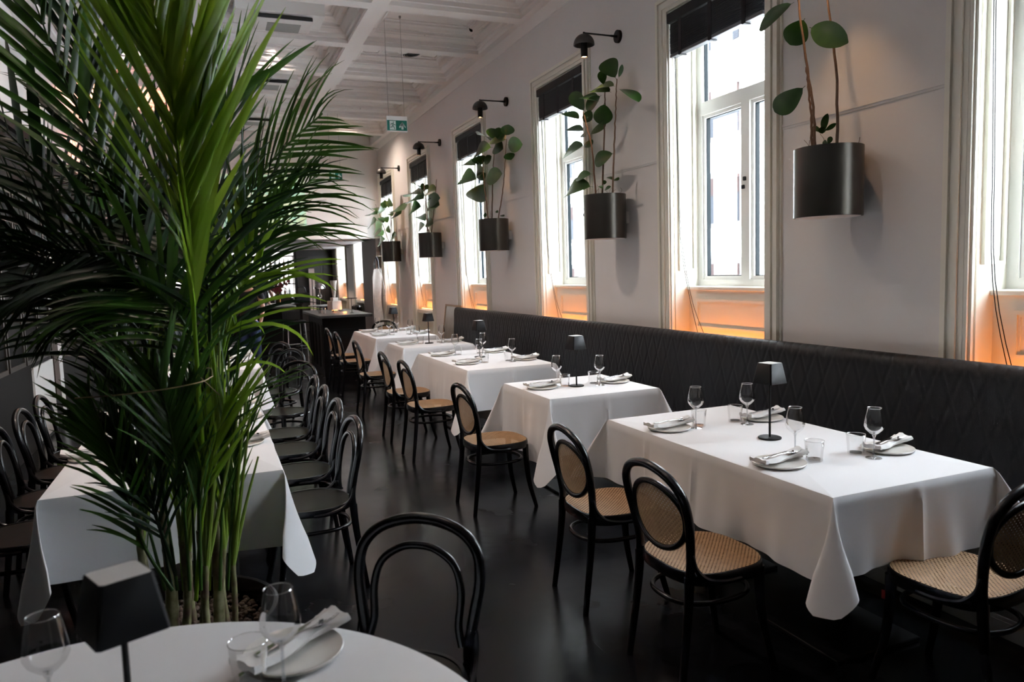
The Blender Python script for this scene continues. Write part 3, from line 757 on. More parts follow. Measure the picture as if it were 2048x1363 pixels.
bc = [(.42, 3.86, WEST+.05, 'all-black bentwood chair closest to the camera at the long table'), (.43, 4.50, WEST, 'second all-black bentwood chair along the long table'),
      (.44, 5.12, WEST-.03, 'third all-black bentwood chair along the long table'), (.45, 5.68, WEST, 'all-black bentwood chair at the far right end of the long table'),
      (.52, 6.62, WEST+.75, 'angled black bentwood chair between the two left tables'), (.56, 7.85, WEST+.62, 'angled black bentwood chair at the farther left table'),
      (.52, 8.85, WEST+.5, 'farthest black bentwood chair beside the waiter'),
      (-.88, 3.98, EAST, 'black bentwood chair cut by the left edge of the photo'), (-.87, 4.62, EAST+.05, 'leftmost fully arched black bentwood chair beside the dark wall'), (-.88, 5.22, EAST, 'black bentwood chair in front of the pale cabinet panel'),
      (-.88, 5.78, EAST, 'black bentwood chair in front of the amber lattice')]
firstb = make_chair('black', bc[0][3], G2, (bc[0][0], bc[0][1], 0), bc[0][2])
for (x, y, r, lab) in bc[1:]: dup(firstb, (x, y, 0), r, lab)
dup(firstb, (.405, 1.965, 0), pi-.66, 'black bentwood chair with arched back beside the round foreground table', 'black bentwood chairs at the round table')
dup(firstb, (-.80, 2.36, 0), pi+.5, 'black bentwood chair left of the round table, only its glossy seat showing', 'black bentwood chairs at the round table')
dup(firstb, (-.02, 10.35, 0), pi, 'black bentwood chair at the head of the farther left table', G2)

# ================================================================== TABLEWARE
def make_plate(label, loc):
    mb = MB().lathe([(0, .004), (.060, .0045), (.085, .0065), (.105, .0125), (.1085, .0145), (.1105, .0125), (.108, .007), (.085, .0), (0, 0)], n=44)
    o = mb.obj('plate', M['china']); o.location = loc; return tag(o, label, 'plate')
def make_napkin(label, loc, rz):
    rows = []; N = 26
    for k in range(N+1):
        u = k/N; x = -.135+.27*u; wv = .5-abs(u-.5)
        hw = .034+.008*sin(u*7)+.006*(u > .85)+(.006 if u < .1 else 0); bend = .012*sin(u*pi)+.004*sin(u*11); zc = .020-.008*sin(pi*u)+.010*(abs(u-.5)*2)**3
        row = []
        for j in range(18):
            a = 2*pi*j/18; yy = hw*cos(a)*(1+.06*sin(9*u+2)); zz = .0115*sin(a)*(1+.35*cos(2*a+u*4))+(.004*sin(5*a+8*u))
            row.append((x, yy+bend, zc+zz))
        rows.append(row)
    mb = MB().grid(rows, closev=True); mb.f.append(tuple(range(18))[::-1]); mb.f.append(tuple(N*18+j for j in range(18)))
    o = mb.obj('napkin', M['napkin'], None, 50); o.location = loc; o.rotation_euler = (0, 0, rz); return tag(o, label, 'napkin')
def make_knife(label, loc, rz):
    t = thing('table_knife', label, 'knife', loc, rz)
    rows = []
    for k in range(9):
        u = k/8; x = -.105+.10*u; w = .0065-.002*u; rows.append([(x, w*cos(2*pi*j/8), .0035*sin(2*pi*j/8)) for j in range(8)])
    m = MB().grid(rows, closev=True); m.f.append(tuple(range(8))[::-1]); m.obj('handle', M['steel'], t)
    pts = [(-.005, -.004), (.02, -.007), (.07, -.008), (.10, -.004), (.108, .004), (.06, .006), (-.005, .004)]
    m = MB().add([(p[0], p[1], -.0008) for p in pts]+[(p[0], p[1], .0008) for p in pts], [tuple(range(6, -1, -1)), tuple(range(7, 14))]+[(i, (i+1) % 7, 7+(i+1) % 7, 7+i) for i in range(7)])
    m.obj('blade', M['steel'], t); return t
def make_fork(label, loc, rz):
    t = thing('table_fork', label, 'fork', loc, rz)
    rows = []
    for k in range(13):
        u = k/12; x = -.10+.145*u; w = .0062-.0038*min(1, u*1.6)+(.007*max(0, (u-.8)/.2)); z = .004*sin(pi*u)
        rows.append([(x, w*cos(2*pi*j/8), z+.0018*sin(2*pi*j/8)) for j in range(8)])
    m = MB().grid(rows, closev=True); m.f.append(tuple(range(8))[::-1]); m.f.append(tuple(12*8+j for j in range(8))); m.obj('handle', M['steel'], t)
    m = MB()
    m.tube([(.043, 0, .001), (.055, 0, .0)], .008, 8, flat=.2)
    m.box(.044, .062, -.0095, .0095, -.001, .001)
    for q in range(4):
        yq = -.0078+.0052*q; m.tube([(.06, yq, 0), (.08, yq, .001), (.098, yq, .006)], [.0013, .0012, .0007], 5)
    m.obj('tines', M['steel'], t); return t
def make_wine(label, loc):
    t = thing('wine_glass', label, 'wine glass', loc)
    MB().lathe([(0, .10), (.006, .101), (.018, .108), (.034, .124), (.0405, .138), (.0400, .155), (.034, .19), (.0285, .2150)], n=28).obj('bowl', M['glass'], t)
    MB().lathe([(.0285, .2150), (.0293, .2160), (.0287, .2172), (.0277, .2160), (.0285, .2150)], n=28).obj('rim', M['rim'], t)
    MB().lathe([(.033, 0), (.033, .0015), (.012, .005), (.0045, .014), (.0035, .05), (.004, .09), (.009, .1005)], n=20).obj('stem', M['glass_s'], t)
    return t
M['glass_s'] = clear_glass('glass_stem', (0.86, 0.88, 0.9), 0.16, 0.04, 0.95)
def make_tumbler(label, loc):
    t = thing('tumbler', label, 'drinking glass', loc)
    MB().lathe([(.034, .006), (.0345, .02), (.040, .0855)], n=28).obj('body', M['glass'], t)
    MB().lathe([(.040, .0855), (.0408, .0865), (.040, .0875), (.0392, .0865), (.040, .0855)], n=28).obj('rim', M['rim'], t)
    MB().lathe([(0, .0), (.032, 0), (.0345, .002), (.034, .007), (0, .0075)], n=24).obj('base', M['glass'], t)
    return t
proto = {}
def put(kind, label, loc, rz=0.0, group=None):
    if kind not in proto:
        f = {'plate': make_plate, 'wine': make_wine, 'tumbler': make_tumbler}.get(kind)
        o = f(label, loc) if f else {'napkin': make_napkin, 'knife': make_knife, 'fork': make_fork}[kind](label, loc, rz)
        if group: o['group'] = group
        proto[kind] = o; return o
    return dup(proto[kind], loc, rz, label, group)
ZT = .7610
def setting(plx, ply, wine, tumb, rz, where, flip=1):
    put('plate', 'white plate under a folded napkin at '+where, (plx, ply, ZT), 0, 'plates on the white tables')
    put('napkin', 'folded white napkin on the plate at '+where, (plx, ply, ZT+.010), rz, 'folded napkins on the plates')
    c, s = cos(rz), sin(rz)
    kx, ky = plx-s*(.012), ply+c*(.012)
    put('knife', 'steel knife on the napkin at '+where, (kx+c*.01, ky+s*.01, ZT+.0415), rz+.06, 'table knives on the napkins')
    put('fork', 'steel fork on the napkin at '+where, (plx-s*(-.004)+c*.03, ply+c*(-.004)+s*.03, ZT+.0415), rz-.05, 'table forks on the napkins')
    if wine: put('wine', 'empty stemmed wine glass at '+where, (*wine, ZT), 0, 'stemmed wine glasses on the white tables')
    if tumb: put('tumbler', 'empty clear tumbler at '+where, (*tumb, ZT), 0, 'clear tumblers on the white tables')
for i, (y0, y1, nm, dbl) in enumerate(TABS):
    ycs = ([y0+.41, y1-.41] if dbl else [(y0+y1)/2])
    for k, yc in enumerate(ycs):
        pos = ('near ' if k == 0 else 'far ') if dbl else ''
        nr = rnd.uniform(-.08, .08)
        setting(TX0+.145, yc+.02, (TX0+.295, yc+.09) if k == 0 else (TX0+.275, yc-.03), (TX0+.315, yc+.0), .12+nr, 'the '+pos+'aisle seat of '+nm)
        setting(TX0+.715, yc-.02, (TX0+.555, yc-.09), (TX0+.55, yc+.0), .18+nr, 'the '+pos+'bench seat of '+nm)
# long left table
wl = ['nearest', 'second', 'third', 'farthest']
for k, yy in enumerate((3.98, 4.56, 5.13, 5.70)):
    setting(.10, yy, (-.10, yy-.05), None, .05, 'the %s right place of the long palm table' % wl[k])
    setting(-.575, yy+.05, (-.38, yy+.02), None, 3.1, 'the %s left place of the long palm table' % wl[k])
for k, yy in enumerate((7.75, 8.45, 9.2)):
    setting(.24, yy, (.06, yy-.04), (.07, yy+.05), .05, 'the %s right place of the farther left table' % ['near', 'middle', 'far'][k])
    setting(-.34, yy, (-.16, yy+.05), (-.15, yy-.05), 3.1, 'the %s left place of the farther left table' % ['near', 'middle', 'far'][k])
# round table
setting(.120, 1.655, (.088, 1.515), (.025, 1.585), .62, 'the round foreground table')
put('wine', 'wine glass at the left edge of the round foreground table', (-.335, 1.59, ZT), 0, 'stemmed wine glasses on the white tables')

# cordless table lamps
def make_lamp(label, loc, rz):
    t = thing('table_lamp', label, 'lamp', loc, rz, 'black cordless lamps on the tables')
    MB().lathe([(0, 0), (.052, 0), (.054, .002), (.054, .007), (.051, .009), (0, .009)], n=36).obj('base', M['blackm'], t)
    MB().lathe([(.0055, .009), (.0055, .30)], n=12).obj('pole', M['blackm'], t)
    def sq(h, z, r=.006): return [(h-r, -h, z), (h, -h+r, z), (h, h-r, z), (h-r, h, z), (-h+r, h, z), (-h, h-r, z), (-h, -h+r, z), (-h+r, -h, z)]
    MB().grid([sq(.056, .272), sq(.0575, .270), sq(.042, .365), sq(.040, .367), sq(.041, .364), sq(.056, .272)], closev=True).obj('shade', M['blackm'], t)
    MB().add(sq(.0405, .3665), [tuple(range(8))]).obj('top_panel', M['shade_top'], t)
    return t
ll = ['black square-shaded lamp on the closest banquette table', 'black square-shaded lamp on the second banquette table', 'black square-shaded lamp on the third banquette table', 'black square-shaded lamp on the fourth banquette table', 'black square-shaded lamp on the farthest banquette table']
lp = [(2.445, 2.765), (2.40, 4.70), (2.435, 6.86), (2.42, 8.64), (2.47, 10.70)]
lamp = make_lamp(ll[0], (*lp[0], ZT), .12)
for k in range(1, 5): dup(lamp, (*lp[k], ZT), .1, ll[k])
dup(lamp, (-.170, 1.335, ZT), radians(24), 'large-looking black lamp on the round foreground table', 'black cordless lamps on the tables')

# ================================================================== WALL LAMPS & PLANTERS
def sconce(y, z, label, first=[None]):
    grp = 'black dome wall lamps'
    if first[0]:
        return dup(first[0], (XW, y, z), 0, label, grp)
    t = thing('wall_lamp', label, 'wall lamp', (XW, y, z), 0, grp); first[0] = t
    MB().tube([(0, 0, 0), (-.025, 0, 0)], .055, 28).obj('wall_plate', M['blackm'], t)
    MB().tube([(-.02, 0, 0), (-.10, 0, 0), (-.33, 0, 0), (-.352, 0, 0)], [.014, .0075, .0075, .0075], 10).tube([(-.352, 0, .008), (-.352, 0, -.03)], .009, 8).obj('arm', M['blackm'], t)
    pf = [(0.0, -.008)]
    for k in range(1, 11):
        a = pi/2*k/10; pf.append((.092*sin(a), -.10+.092*cos(a)))
    pf += [(.0915, -.104), (.086, -.103), (.07, -.06), (.03, -.025), (0, -.02)]
    MB().lathe(pf, c=(-.352, 0, 0), n=36).obj('dome', mat('brown_black_metal', (.022, .019, .017), .45), t)
    MB().lathe([(.030, -.045), (.031, -.10), (.029, -.205), (.026, -.205), (.026, -.19)], c=(-.352, 0, 0), n=24).obj('lamp_tube', M['blackm'], t)
    MB().disc((-.352, 0, -.196), .026, 20, True).obj('bulb', M['bulb'], t)
    l = bpy.data.lights.new('sconce_spot', 'SPOT'); l.energy = 9; l.color = (1, .58, .30); l.spot_size = radians(75); l.spot_blend = .8; l.shadow_soft_size = .02
    o = bpy.data.objects.new('sconce_spot', l); o.parent = t; o.location = (-.352, 0, -.215); o.rotation_euler = (0, 0, 0); COL.objects.link(o)
    return t
for (y, z, lab) in ((5.87, 3.64, 'black dome wall lamp left of the big window'), (8.54, 3.66, 'second black dome wall lamp above the third rubber plant'), (11.36, 3.65, 'third black dome wall lamp above the fourth rubber plant'),
                    (14.08, 3.63, 'farthest black dome wall lamp near the room corner'), (3.28, 3.64, 'black dome wall lamp above the nearest rubber plant')):
    sconce(y, z, lab)

def planter(y, zt, h, r, label):
    t = thing('wall_planter', label, 'planter', (3.28, y, zt-h), 0, 'bronze cylinder planters on the window wall')
    MB().lathe([(0, .006), (r-.004, .006), (r, 0), (r, h), (r-.006, h), (r-.006, h-.05), (0, h-.05)], n=56).obj('cylinder', M['planter'], t)
    MB().disc((0, 0, h-.045), r-.008, 40).obj('soil', M['soil'], t)
    MB().disc((0, 0, -.001), r-.012, 40, True).obj('bottom_plate', M['signwhite'], t)
    MB().box(r-.01, XW-3.28, -.045, .045, h*.35, h*.62).obj('wall_bracket', M['signwhite'], t)
    return t
PL = [(3.24, 2.235, .385, .185), (5.79, 2.245, .385, .185), (8.56, 2.245, .385, .185), (11.40, 2.245, .385, .185), (14.12, 2.245, .385, .185)]
pn = ['nearest and largest-looking bronze wall planter, right of big window', 'second bronze wall planter, left of the big window', 'third bronze wall planter from the front', 'fourth bronze wall planter from the front', 'farthest bronze wall planter above the far tables']
for p, lab in zip(PL, pn): planter(p[1-1], p[1], p[2], p[3], lab)

def leaf_mb(mb, B, T, w, nrm, bend=.12, fold=.18, N=14):
    B = Vector(B); T = Vector(T); ax = T-B; ln = ax.length; ax.normalize()
    side = ax.cross(nrm).normalized(); nn = side.cross(ax).normalized(); rows = []
    pet = .10
    for k in range(N+1):
        u = k/N
        if u < pet: ww = .012
        else:
            q = (u-pet)/(1-pet); ww = max(.0, sin(pi*min(1, .03+.97*q**1.22))**.60)
            if q > .985: ww = .05
        c = B+ax*(ln*u)+nn*(bend*ln*sin(pi*u)*.6)
        hw = w/2*ww+.0008
        rows.append([c-side*hw+nn*(fold*hw), c-side*hw*.5+nn*fold*.35*hw, c, c+side*hw*.5+nn*fold*.35*hw, c+side*hw+nn*(fold*hw)])
    mb.grid(rows)

def rubber_plant(pi_, cx0, cy0, sc, stems, leaves, label, smallk=True):
    """stems / leaves in crop pixels; sc = crop scale, (cx0, cy0) = crop origin"""
    y, zt, h, r = PL[pi_]; xpl = 3.28
    t = thing('rubber_plant', label, 'plant', (xpl, y, zt-.046), 0, 'rubber plants in the wall planters')
    org = Vector(t.location)
    W_ = lambda p, dx=0: at(cx0+p[0]/sc, cy0+p[1]/sc, x=xpl+dx)-org
    m2px = lambda: (at(cx0+300/sc, cy0, x=xpl)-at(cx0+300/sc+1, cy0, x=xpl)).length
    dep = (at(cx0+200/sc, cy0+300/sc, x=xpl)-CAM).dot(CF); k_ = dep/FPX/sc
    def clampx(v):      # stay in front of the wall
        v.x = min(v.x, XW-.03-org.x); return v
    for i, st in enumerate(stems):
        dx = (-.05, .03, .0)[i % 3]; pts = [W_(p, dx) for p in st]; pts[0].z = .0; pts[0].x = max(min(pts[0].x, r-.03), -(r-.03)); pts[0].y = max(min(pts[0].y, r-.05), -(r-.05))
        c = bez(pts, 24); 
        c = [p+Vector((rnd.uniform(-.003, .003), rnd.uniform(-.003, .003), 0)) if 0 < j < 24 else p for j, p in enumerate(c)]
        MB().tube(c, [.0085-.004*j/24 for j in range(25)], 8).obj('stem', M['stem_bark'], t)
    view = -(at(cx0+200/sc, cy0+200/sc, x=xpl)-CAM).normalized()
    for i, (b0, t0, w) in enumerate(leaves):
        b = W_(b0, 0); dx = rnd.uniform(-.05, .05); e = W_(t0, 0)
        e = clampx(e+view*rnd.uniform(-.04, .04)+Vector((0, 0, 0)))
        ln = (e-b).length; wid = w*k_
        rat = min(1.0, wid/max(.02, ln*.52))       # narrow in the photo = seen edge-on
        realw = max(wid, ln*.38 if ln > .09 else wid); tilt = math.acos(max(.12, min(1, wid/realw)))*rnd.choice((-1, 1))
        ax = (e-b).normalized(); base_n = (view-ax*view.dot(ax)).normalized(); nrm = Matrix.Rotation(tilt, 3, ax) @ base_n
        if nrm.z < 0: nrm = Matrix.Rotation(-2*tilt, 3, ax) @ nrm
        mb = MB(); leaf_mb(mb, b, e, realw, nrm, bend=rnd.uniform(.05, .16))
        mb.v = [(min(v[0], XW-.012-org.x), v[1], v[2]) for v in mb.v]
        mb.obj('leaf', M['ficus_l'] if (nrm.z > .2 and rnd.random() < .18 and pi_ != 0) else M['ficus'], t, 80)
    tw = MB()
    for k in range(10):
        a = rnd.uniform(0, 2*pi); rr = rnd.uniform(.03, r*.8); b = Vector((rr*cos(a), rr*sin(a), 0)); e = b+Vector((rnd.uniform(-.04, .04), rnd.uniform(-.05, .05), rnd.uniform(.04, .14)))
        mm = (b+e)/2+Vector((rnd.uniform(-.03, .03), rnd.uniform(-.03, .03), .02)); tw.tube(bez([b, mm, e], 8), .0014, 4)
    tw.obj('aerial_roots', M['stem_bark'], t)
    return t
rubber_plant(0, 1500, 0, 1.867, [[(245, 560), (235, 400), (203, 180), (172, -60), (160, -160)], [(325, 555), (325, 300), (305, 120), (285, -40), (275, -160)], [(232, 560), (228, 430), (210, 250)]],
    [((165, 8), (35, 112), 52), ((205, 68), (150, 168), 92), ((222, 102), (366, 160), 86), ((207, 320), (92, 420), 84), ((272, 498), (290, 422), 24), ((272, 495), (235, 470), 16), ((280, 488), (322, 462), 16), ((290, 540), (274, 528), 16), ((290, 540), (304, 512), 18), ((270, 500), (268, 470), 26)],
    'nearest rubber plant with four big leaves cut by the frame top')
rubber_plant(1, 1040, 100, 4.544, [[(690, 1300), (655, 900), (600, 670), (575, 560)], [(745, 1300), (765, 800), (772, 500), (770, 330)], [(845, 1300), (858, 800), (872, 500), (880, 262)]],
    [((875, 265), (775, 95), 150), ((760, 320), (735, 190), 70), ((895, 255), (932, 130), 34), ((895, 355), (1075, 472), 66), ((865, 330), (690, 348), 40), ((830, 385), (645, 375), 56), ((590, 565), (470, 385), 118), ((720, 470), (560, 432), 62), ((740, 410), (600, 540), 80), ((765, 480), (745, 680), 150),
     ((545, 635), (395, 572), 58), ((583, 738), (435, 712), 50), ((585, 662), (640, 545), 82), ((640, 772), (772, 640), 66), ((592, 742), (558, 798), 34), ((592, 862), (402, 970), 48), ((582, 885), (662, 815), 54), ((855, 935), (680, 1025), 92), ((655, 1125), (512, 1168), 46), ((665, 1242), (422, 1322), 68), ((850, 1188), (892, 1150), 30), ((765, 1225), (772, 1185), 30), ((755, 1265), (725, 1240), 26), ((770, 1275), (830, 1245), 16), ((845, 1180), (795, 1158), 16)],
    'tall rubber plant with three stems left of the big window')
rubber_plant(2, 700, 230, 3.17, [[(880, 668), (855, 480), (840, 285)], [(896, 668), (905, 400), (915, 225)], [(942, 668), (972, 450), (992, 150)]],
    [((905, 155), (898, 82), 46), ((940, 158), (946, 78), 42), ((990, 132), (1002, 60), 52), ((998, 188), (1095, 186), 56), ((995, 240), (1022, 284), 42), ((892, 165), (805, 124), 14), ((888, 168), (982, 156), 36), ((905, 205), (795, 250), 36), ((915, 200), (970, 215), 60), ((800, 320), (714, 318), 26), ((835, 320), (805, 262), 58), ((850, 310), (900, 260), 24), ((855, 350), (805, 345), 70),
     ((812, 408), (706, 408), 60), ((808, 405), (862, 368), 34), ((856, 425), (775, 535), 84), ((862, 415), (965, 372), 46), ((850, 650), (862, 620), 14), ((950, 640), (980, 632), 12), ((940, 620), (925, 606), 12)],
    'rubber plant in the third wall planter from front')
rubber_plant(3, 740, 290, 5.05, [[(575, 888), (580, 700), (552, 480), (542, 350)], [(560, 888), (565, 700), (560, 560)], [(615, 888), (645, 650), (673, 345)]],
    [((540, 480), (448, 395), 36), ((530, 460), (530, 383), 38), ((555, 450), (585, 395), 42), ((550, 500), (398, 520), 32), ((570, 502), (670, 455), 46), ((560, 545), (422, 577), 44), ((528, 620), (415, 668), 72), ((588, 552), (652, 510), 26), ((598, 600), (708, 535), 74), ((595, 632), (700, 605), 72), ((566, 775), (480, 730), 62), ((568, 790), (638, 788), 64), ((560, 803), (495, 852), 42), ((545, 475), (505, 465), 60)],
    'rubber plant in the fourth wall planter, half before the window')
rubber_plant(4, 740, 290, 5.05, [[(197, 988), (140, 830), (95, 700), (55, 600)], [(225, 988), (212, 750), (186, 600)], [(205, 988), (208, 850), (215, 640)]],
    [((72, 665), (18, 645), 18), ((80, 702), (0, 710), 16), ((85, 700), (128, 590), 62), ((142, 645), (132, 575), 60), ((162, 645), (150, 555), 50), ((185, 522), (232, 612), 48), ((190, 640), (180, 560), 50), ((230, 668), (348, 650), 30), ((225, 742), (315, 692), 24), ((76, 765), (5, 818), 42), ((142, 792), (100, 730), 62), ((182, 792), (120, 738), 62), ((135, 800), (58, 870), 72), ((208, 892), (178, 820), 52), ((142, 910), (75, 910), 32), ((160, 948), (98, 1000), 42), ((210, 955), (265, 912), 32), ((215, 940), (240, 870), 30), ((185, 700), (225, 715), 22)],
    'farthest rubber plant near the room corner')

# ================================================================== PALM
PB = Vector((-.17, 2.86, 0))
palm = thing('potted_palm', 'huge potted areca palm filling the left foreground', 'plant', PB)
MB().lathe([(0, .004), (.26, 0), (.30, .02), (.335, .40), (.325, .405), (.318, .40), (.310, .30), (0, .30)], n=56).obj('pot', M['black'], palm)
pb = MB()
for k in range(700):
    a = rnd.uniform(0, 2*pi); rr = .30*sqrt(rnd.random()); c = (rr*cos(a), rr*sin(a), .31+rnd.uniform(0, .03)); q = rnd.uniform(.008, .014)
    pb.lathe([(0, -q*.8), (q*.8, -q*.4), (q, 0), (q*.75, q*.5), (0, q*.8)], c=c, n=6)
stuff(pb.obj('clay_pebbles', M['pebble'], palm, 80))
LP = lambda px, py, d: at(px, py, d=d)-PB
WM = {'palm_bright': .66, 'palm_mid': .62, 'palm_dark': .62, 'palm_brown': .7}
def frond(pts, nl, ll, ang=35, start=.18, droop=.35, m='palm_mid', w=.030, vlift=.3, seed=0, sides=(1, 1), tipk=.45, curl=0.0, rach=.006):
    nl = int(nl*1.25); r = random.Random(seed); c = bez(pts, 60); mb = MB()
    mb.tube(c, [rach*(1-.8*k/60)+.001 for k in range(61)], 6)
    view = (PB+c[30]-CAM).normalized()
    for i in range(nl):
        for sd in (1, -1):
            if r.random() > sides[0 if sd > 0 else 1]: continue
            u = start+(1-start)*((i+r.uniform(-.2, .2))/nl); u = min(max(u, 0), .995); k = min(int(u*60), 59); p = c[k].lerp(c[k+1], u*60-k)
            tg = (c[min(k+2, 60)]-c[max(k-1, 0)]).normalized()
            sv = tg.cross(view).normalized()*sd      # side direction, roughly across the line of sight
            dv = sv.cross(tg)*sd
            q = (u-start)/(1-start)
            l_ = ll*(.55+.75*sin(pi*min(1, q*.85+.12)))*r.uniform(.85, 1.08)*(1-(1-tipk)*max(0, (q-.7)/.3))
            an = radians(ang*(1-.35*q)+r.uniform(-6, 6))
            d = (tg*cos(an)+sv*sin(an)*cos(vlift)+view*(-sin(an)*sin(vlift)*r.uniform(.2, 1.4))).normalized()
            rows = []; N = 7; pos = p.copy(); ww = WM[m]*w*r.uniform(.75, 1.1)*(.6+.4*l_/ll)
            dr = droop*r.uniform(.5, 1.5)
            for s in range(N+1):
                t_ = s/N; wd = ww/2*(sin(pi*min(1, (.08+.92*t_)**.75))**.7 if t_ < 1 else .0)+.0006
                nr = d.cross(Vector((0, 0, 1)));
                if nr.length < .05: nr = d.cross(view)
                nr.normalize(); side = nr*.75+view.cross(d).normalized()*.65*(1 if sd > 0 else -1); side = (side-d*side.dot(d)).normalized(); up = side.cross(d)
                rows.append([pos-side*wd+up*wd*.28, pos.copy(), pos+side*wd+up*wd*.28])
                d = (d+Vector((0, 0, -1))*(dr*(t_+.12)*1.5/N)+sv*curl*(t_/N)).normalized(); pos += d*(l_/N)
            mb.grid(rows)
    # keep clear of the pot wall plane and the floor
    return mb.obj('frond', M[m], palm, 80)
D = 2.62
# the tall bright frond
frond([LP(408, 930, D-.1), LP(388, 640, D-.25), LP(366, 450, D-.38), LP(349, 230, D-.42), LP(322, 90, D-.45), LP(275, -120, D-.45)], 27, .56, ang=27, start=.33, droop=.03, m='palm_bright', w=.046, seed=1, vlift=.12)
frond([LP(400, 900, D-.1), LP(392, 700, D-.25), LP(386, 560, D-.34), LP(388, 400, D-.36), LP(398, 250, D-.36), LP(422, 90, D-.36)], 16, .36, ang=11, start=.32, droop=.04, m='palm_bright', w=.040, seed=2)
# right arching upper frond
frond([LP(418, 860, D), LP(430, 640, D+.1), LP(452, 460, D+.2), LP(492, 392, D+.25), LP(540, 325, D+.3), LP(590, 274, D+.35), LP(645, 226, D+.4)], 15, .30, ang=50, start=.42, droop=.28, m='palm_mid', w=.028, seed=3, vlift=.1, sides=(.0, 1))
frond([LP(418, 860, D+.01), LP(430, 640, D+.11), LP(452, 462, D+.21), LP(492, 394, D+.26), LP(540, 327, D+.31), LP(590, 276, D+.36), LP(645, 228, D+.41)], 16, .36, ang=30, start=.44, droop=1.0, m='palm_mid', w=.019, seed=33, vlift=.1, sides=(1, 0))
frond([LP(425, 860, D), LP(440, 660, D+.1), LP(482, 482, D+.2), LP(525, 440, D+.25), LP(572, 400, D+.3), LP(640, 345, D+.4)], 15, .30, ang=30, start=.46, droop=.9, m='palm_mid', w=.018, seed=4, vlift=.1)
frond([LP(428, 880, D), LP(436, 720, D), LP(460, 600, D+.05), LP(492, 520, D+.1), LP(535, 470, D+.15), LP(570, 450, D+.15)], 14, .32, ang=34, start=.42, droop=.6, m='palm_mid', w=.022, seed=5, vlift=.2)
# right lower bright frond, leaflets drooping over the aisle
frond([LP(428, 880, D), LP(436, 780, D), LP(448, 690, D+.02), LP(466, 620, D+.05), LP(490, 565, D+.08), LP(520, 535, D+.1)], 12, .33, ang=48, start=.40, droop=1.0, m='palm_bright', w=.030, seed=6, vlift=.15, sides=(1, .5))
# upper right mid frond
frond([LP(408, 840, D), LP(418, 600, D+.05), LP(424, 420, D+.1), LP(432, 300, D+.15), LP(452, 220, D+.2), LP(490, 160, D+.2)], 13, .36, ang=26, start=.5, droop=.12, m='palm_mid', w=.036, seed=7, sides=(1, .5))
# left fan
frond([LP(350, 860, D), LP(300, 600, D), LP(215, 350, D-.05), LP(130, 160, D-.1), LP(60, -20, D-.1)], 11, .42, ang=34, start=.35, droop=.25, m='palm_mid', w=.064, seed=8)
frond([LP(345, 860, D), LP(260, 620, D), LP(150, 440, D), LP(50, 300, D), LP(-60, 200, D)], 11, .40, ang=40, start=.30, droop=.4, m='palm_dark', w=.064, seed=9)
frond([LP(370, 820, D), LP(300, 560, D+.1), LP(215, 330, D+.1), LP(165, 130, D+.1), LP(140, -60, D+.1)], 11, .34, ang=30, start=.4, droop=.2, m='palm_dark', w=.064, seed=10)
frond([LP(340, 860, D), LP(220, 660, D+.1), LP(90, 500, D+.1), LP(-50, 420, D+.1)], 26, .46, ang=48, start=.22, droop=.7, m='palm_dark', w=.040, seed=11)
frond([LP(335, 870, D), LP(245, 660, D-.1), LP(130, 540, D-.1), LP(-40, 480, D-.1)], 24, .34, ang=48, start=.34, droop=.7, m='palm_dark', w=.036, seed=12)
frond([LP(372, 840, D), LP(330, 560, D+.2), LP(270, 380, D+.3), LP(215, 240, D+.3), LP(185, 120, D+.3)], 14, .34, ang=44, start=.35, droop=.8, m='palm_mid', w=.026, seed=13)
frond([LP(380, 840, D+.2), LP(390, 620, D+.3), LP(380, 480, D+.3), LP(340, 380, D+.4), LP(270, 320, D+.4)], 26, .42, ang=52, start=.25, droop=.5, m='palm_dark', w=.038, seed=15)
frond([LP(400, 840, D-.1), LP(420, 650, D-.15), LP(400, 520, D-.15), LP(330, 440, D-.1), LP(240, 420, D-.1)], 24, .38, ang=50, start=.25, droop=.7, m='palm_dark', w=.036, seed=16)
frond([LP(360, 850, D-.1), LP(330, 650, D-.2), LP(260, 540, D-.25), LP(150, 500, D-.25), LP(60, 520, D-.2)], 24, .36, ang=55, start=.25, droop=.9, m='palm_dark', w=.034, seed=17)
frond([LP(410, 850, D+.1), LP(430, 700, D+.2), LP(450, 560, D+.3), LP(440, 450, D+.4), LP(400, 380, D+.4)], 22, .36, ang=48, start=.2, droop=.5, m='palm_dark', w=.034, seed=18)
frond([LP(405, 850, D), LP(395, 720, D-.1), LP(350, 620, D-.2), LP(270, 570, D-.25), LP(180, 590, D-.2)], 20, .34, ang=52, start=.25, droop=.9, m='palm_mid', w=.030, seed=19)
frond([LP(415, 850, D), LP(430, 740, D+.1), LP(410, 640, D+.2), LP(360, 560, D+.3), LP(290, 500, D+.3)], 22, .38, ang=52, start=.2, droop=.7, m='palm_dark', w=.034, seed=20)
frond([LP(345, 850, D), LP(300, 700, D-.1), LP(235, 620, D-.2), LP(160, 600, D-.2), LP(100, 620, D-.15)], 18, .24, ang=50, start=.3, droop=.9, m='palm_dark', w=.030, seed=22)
# lower left folded frond
frond([LP(345, 1180, D-.12), LP(288, 1090, D-.15), LP(245, 960, D-.2), LP(205, 860, D-.22), LP(172, 770, D-.2)], 24, .22, ang=30, start=.22, droop=.5, m='palm_mid', w=.026, seed=23, sides=(1, .5), vlift=.1)
frond([LP(352, 1150, D-.1), LP(300, 1000, D-.15), LP(255, 900, D-.15), LP(215, 830, D-.15)], 20, .24, ang=30, start=.15, droop=.7, m='palm_dark', w=.026, seed=24)
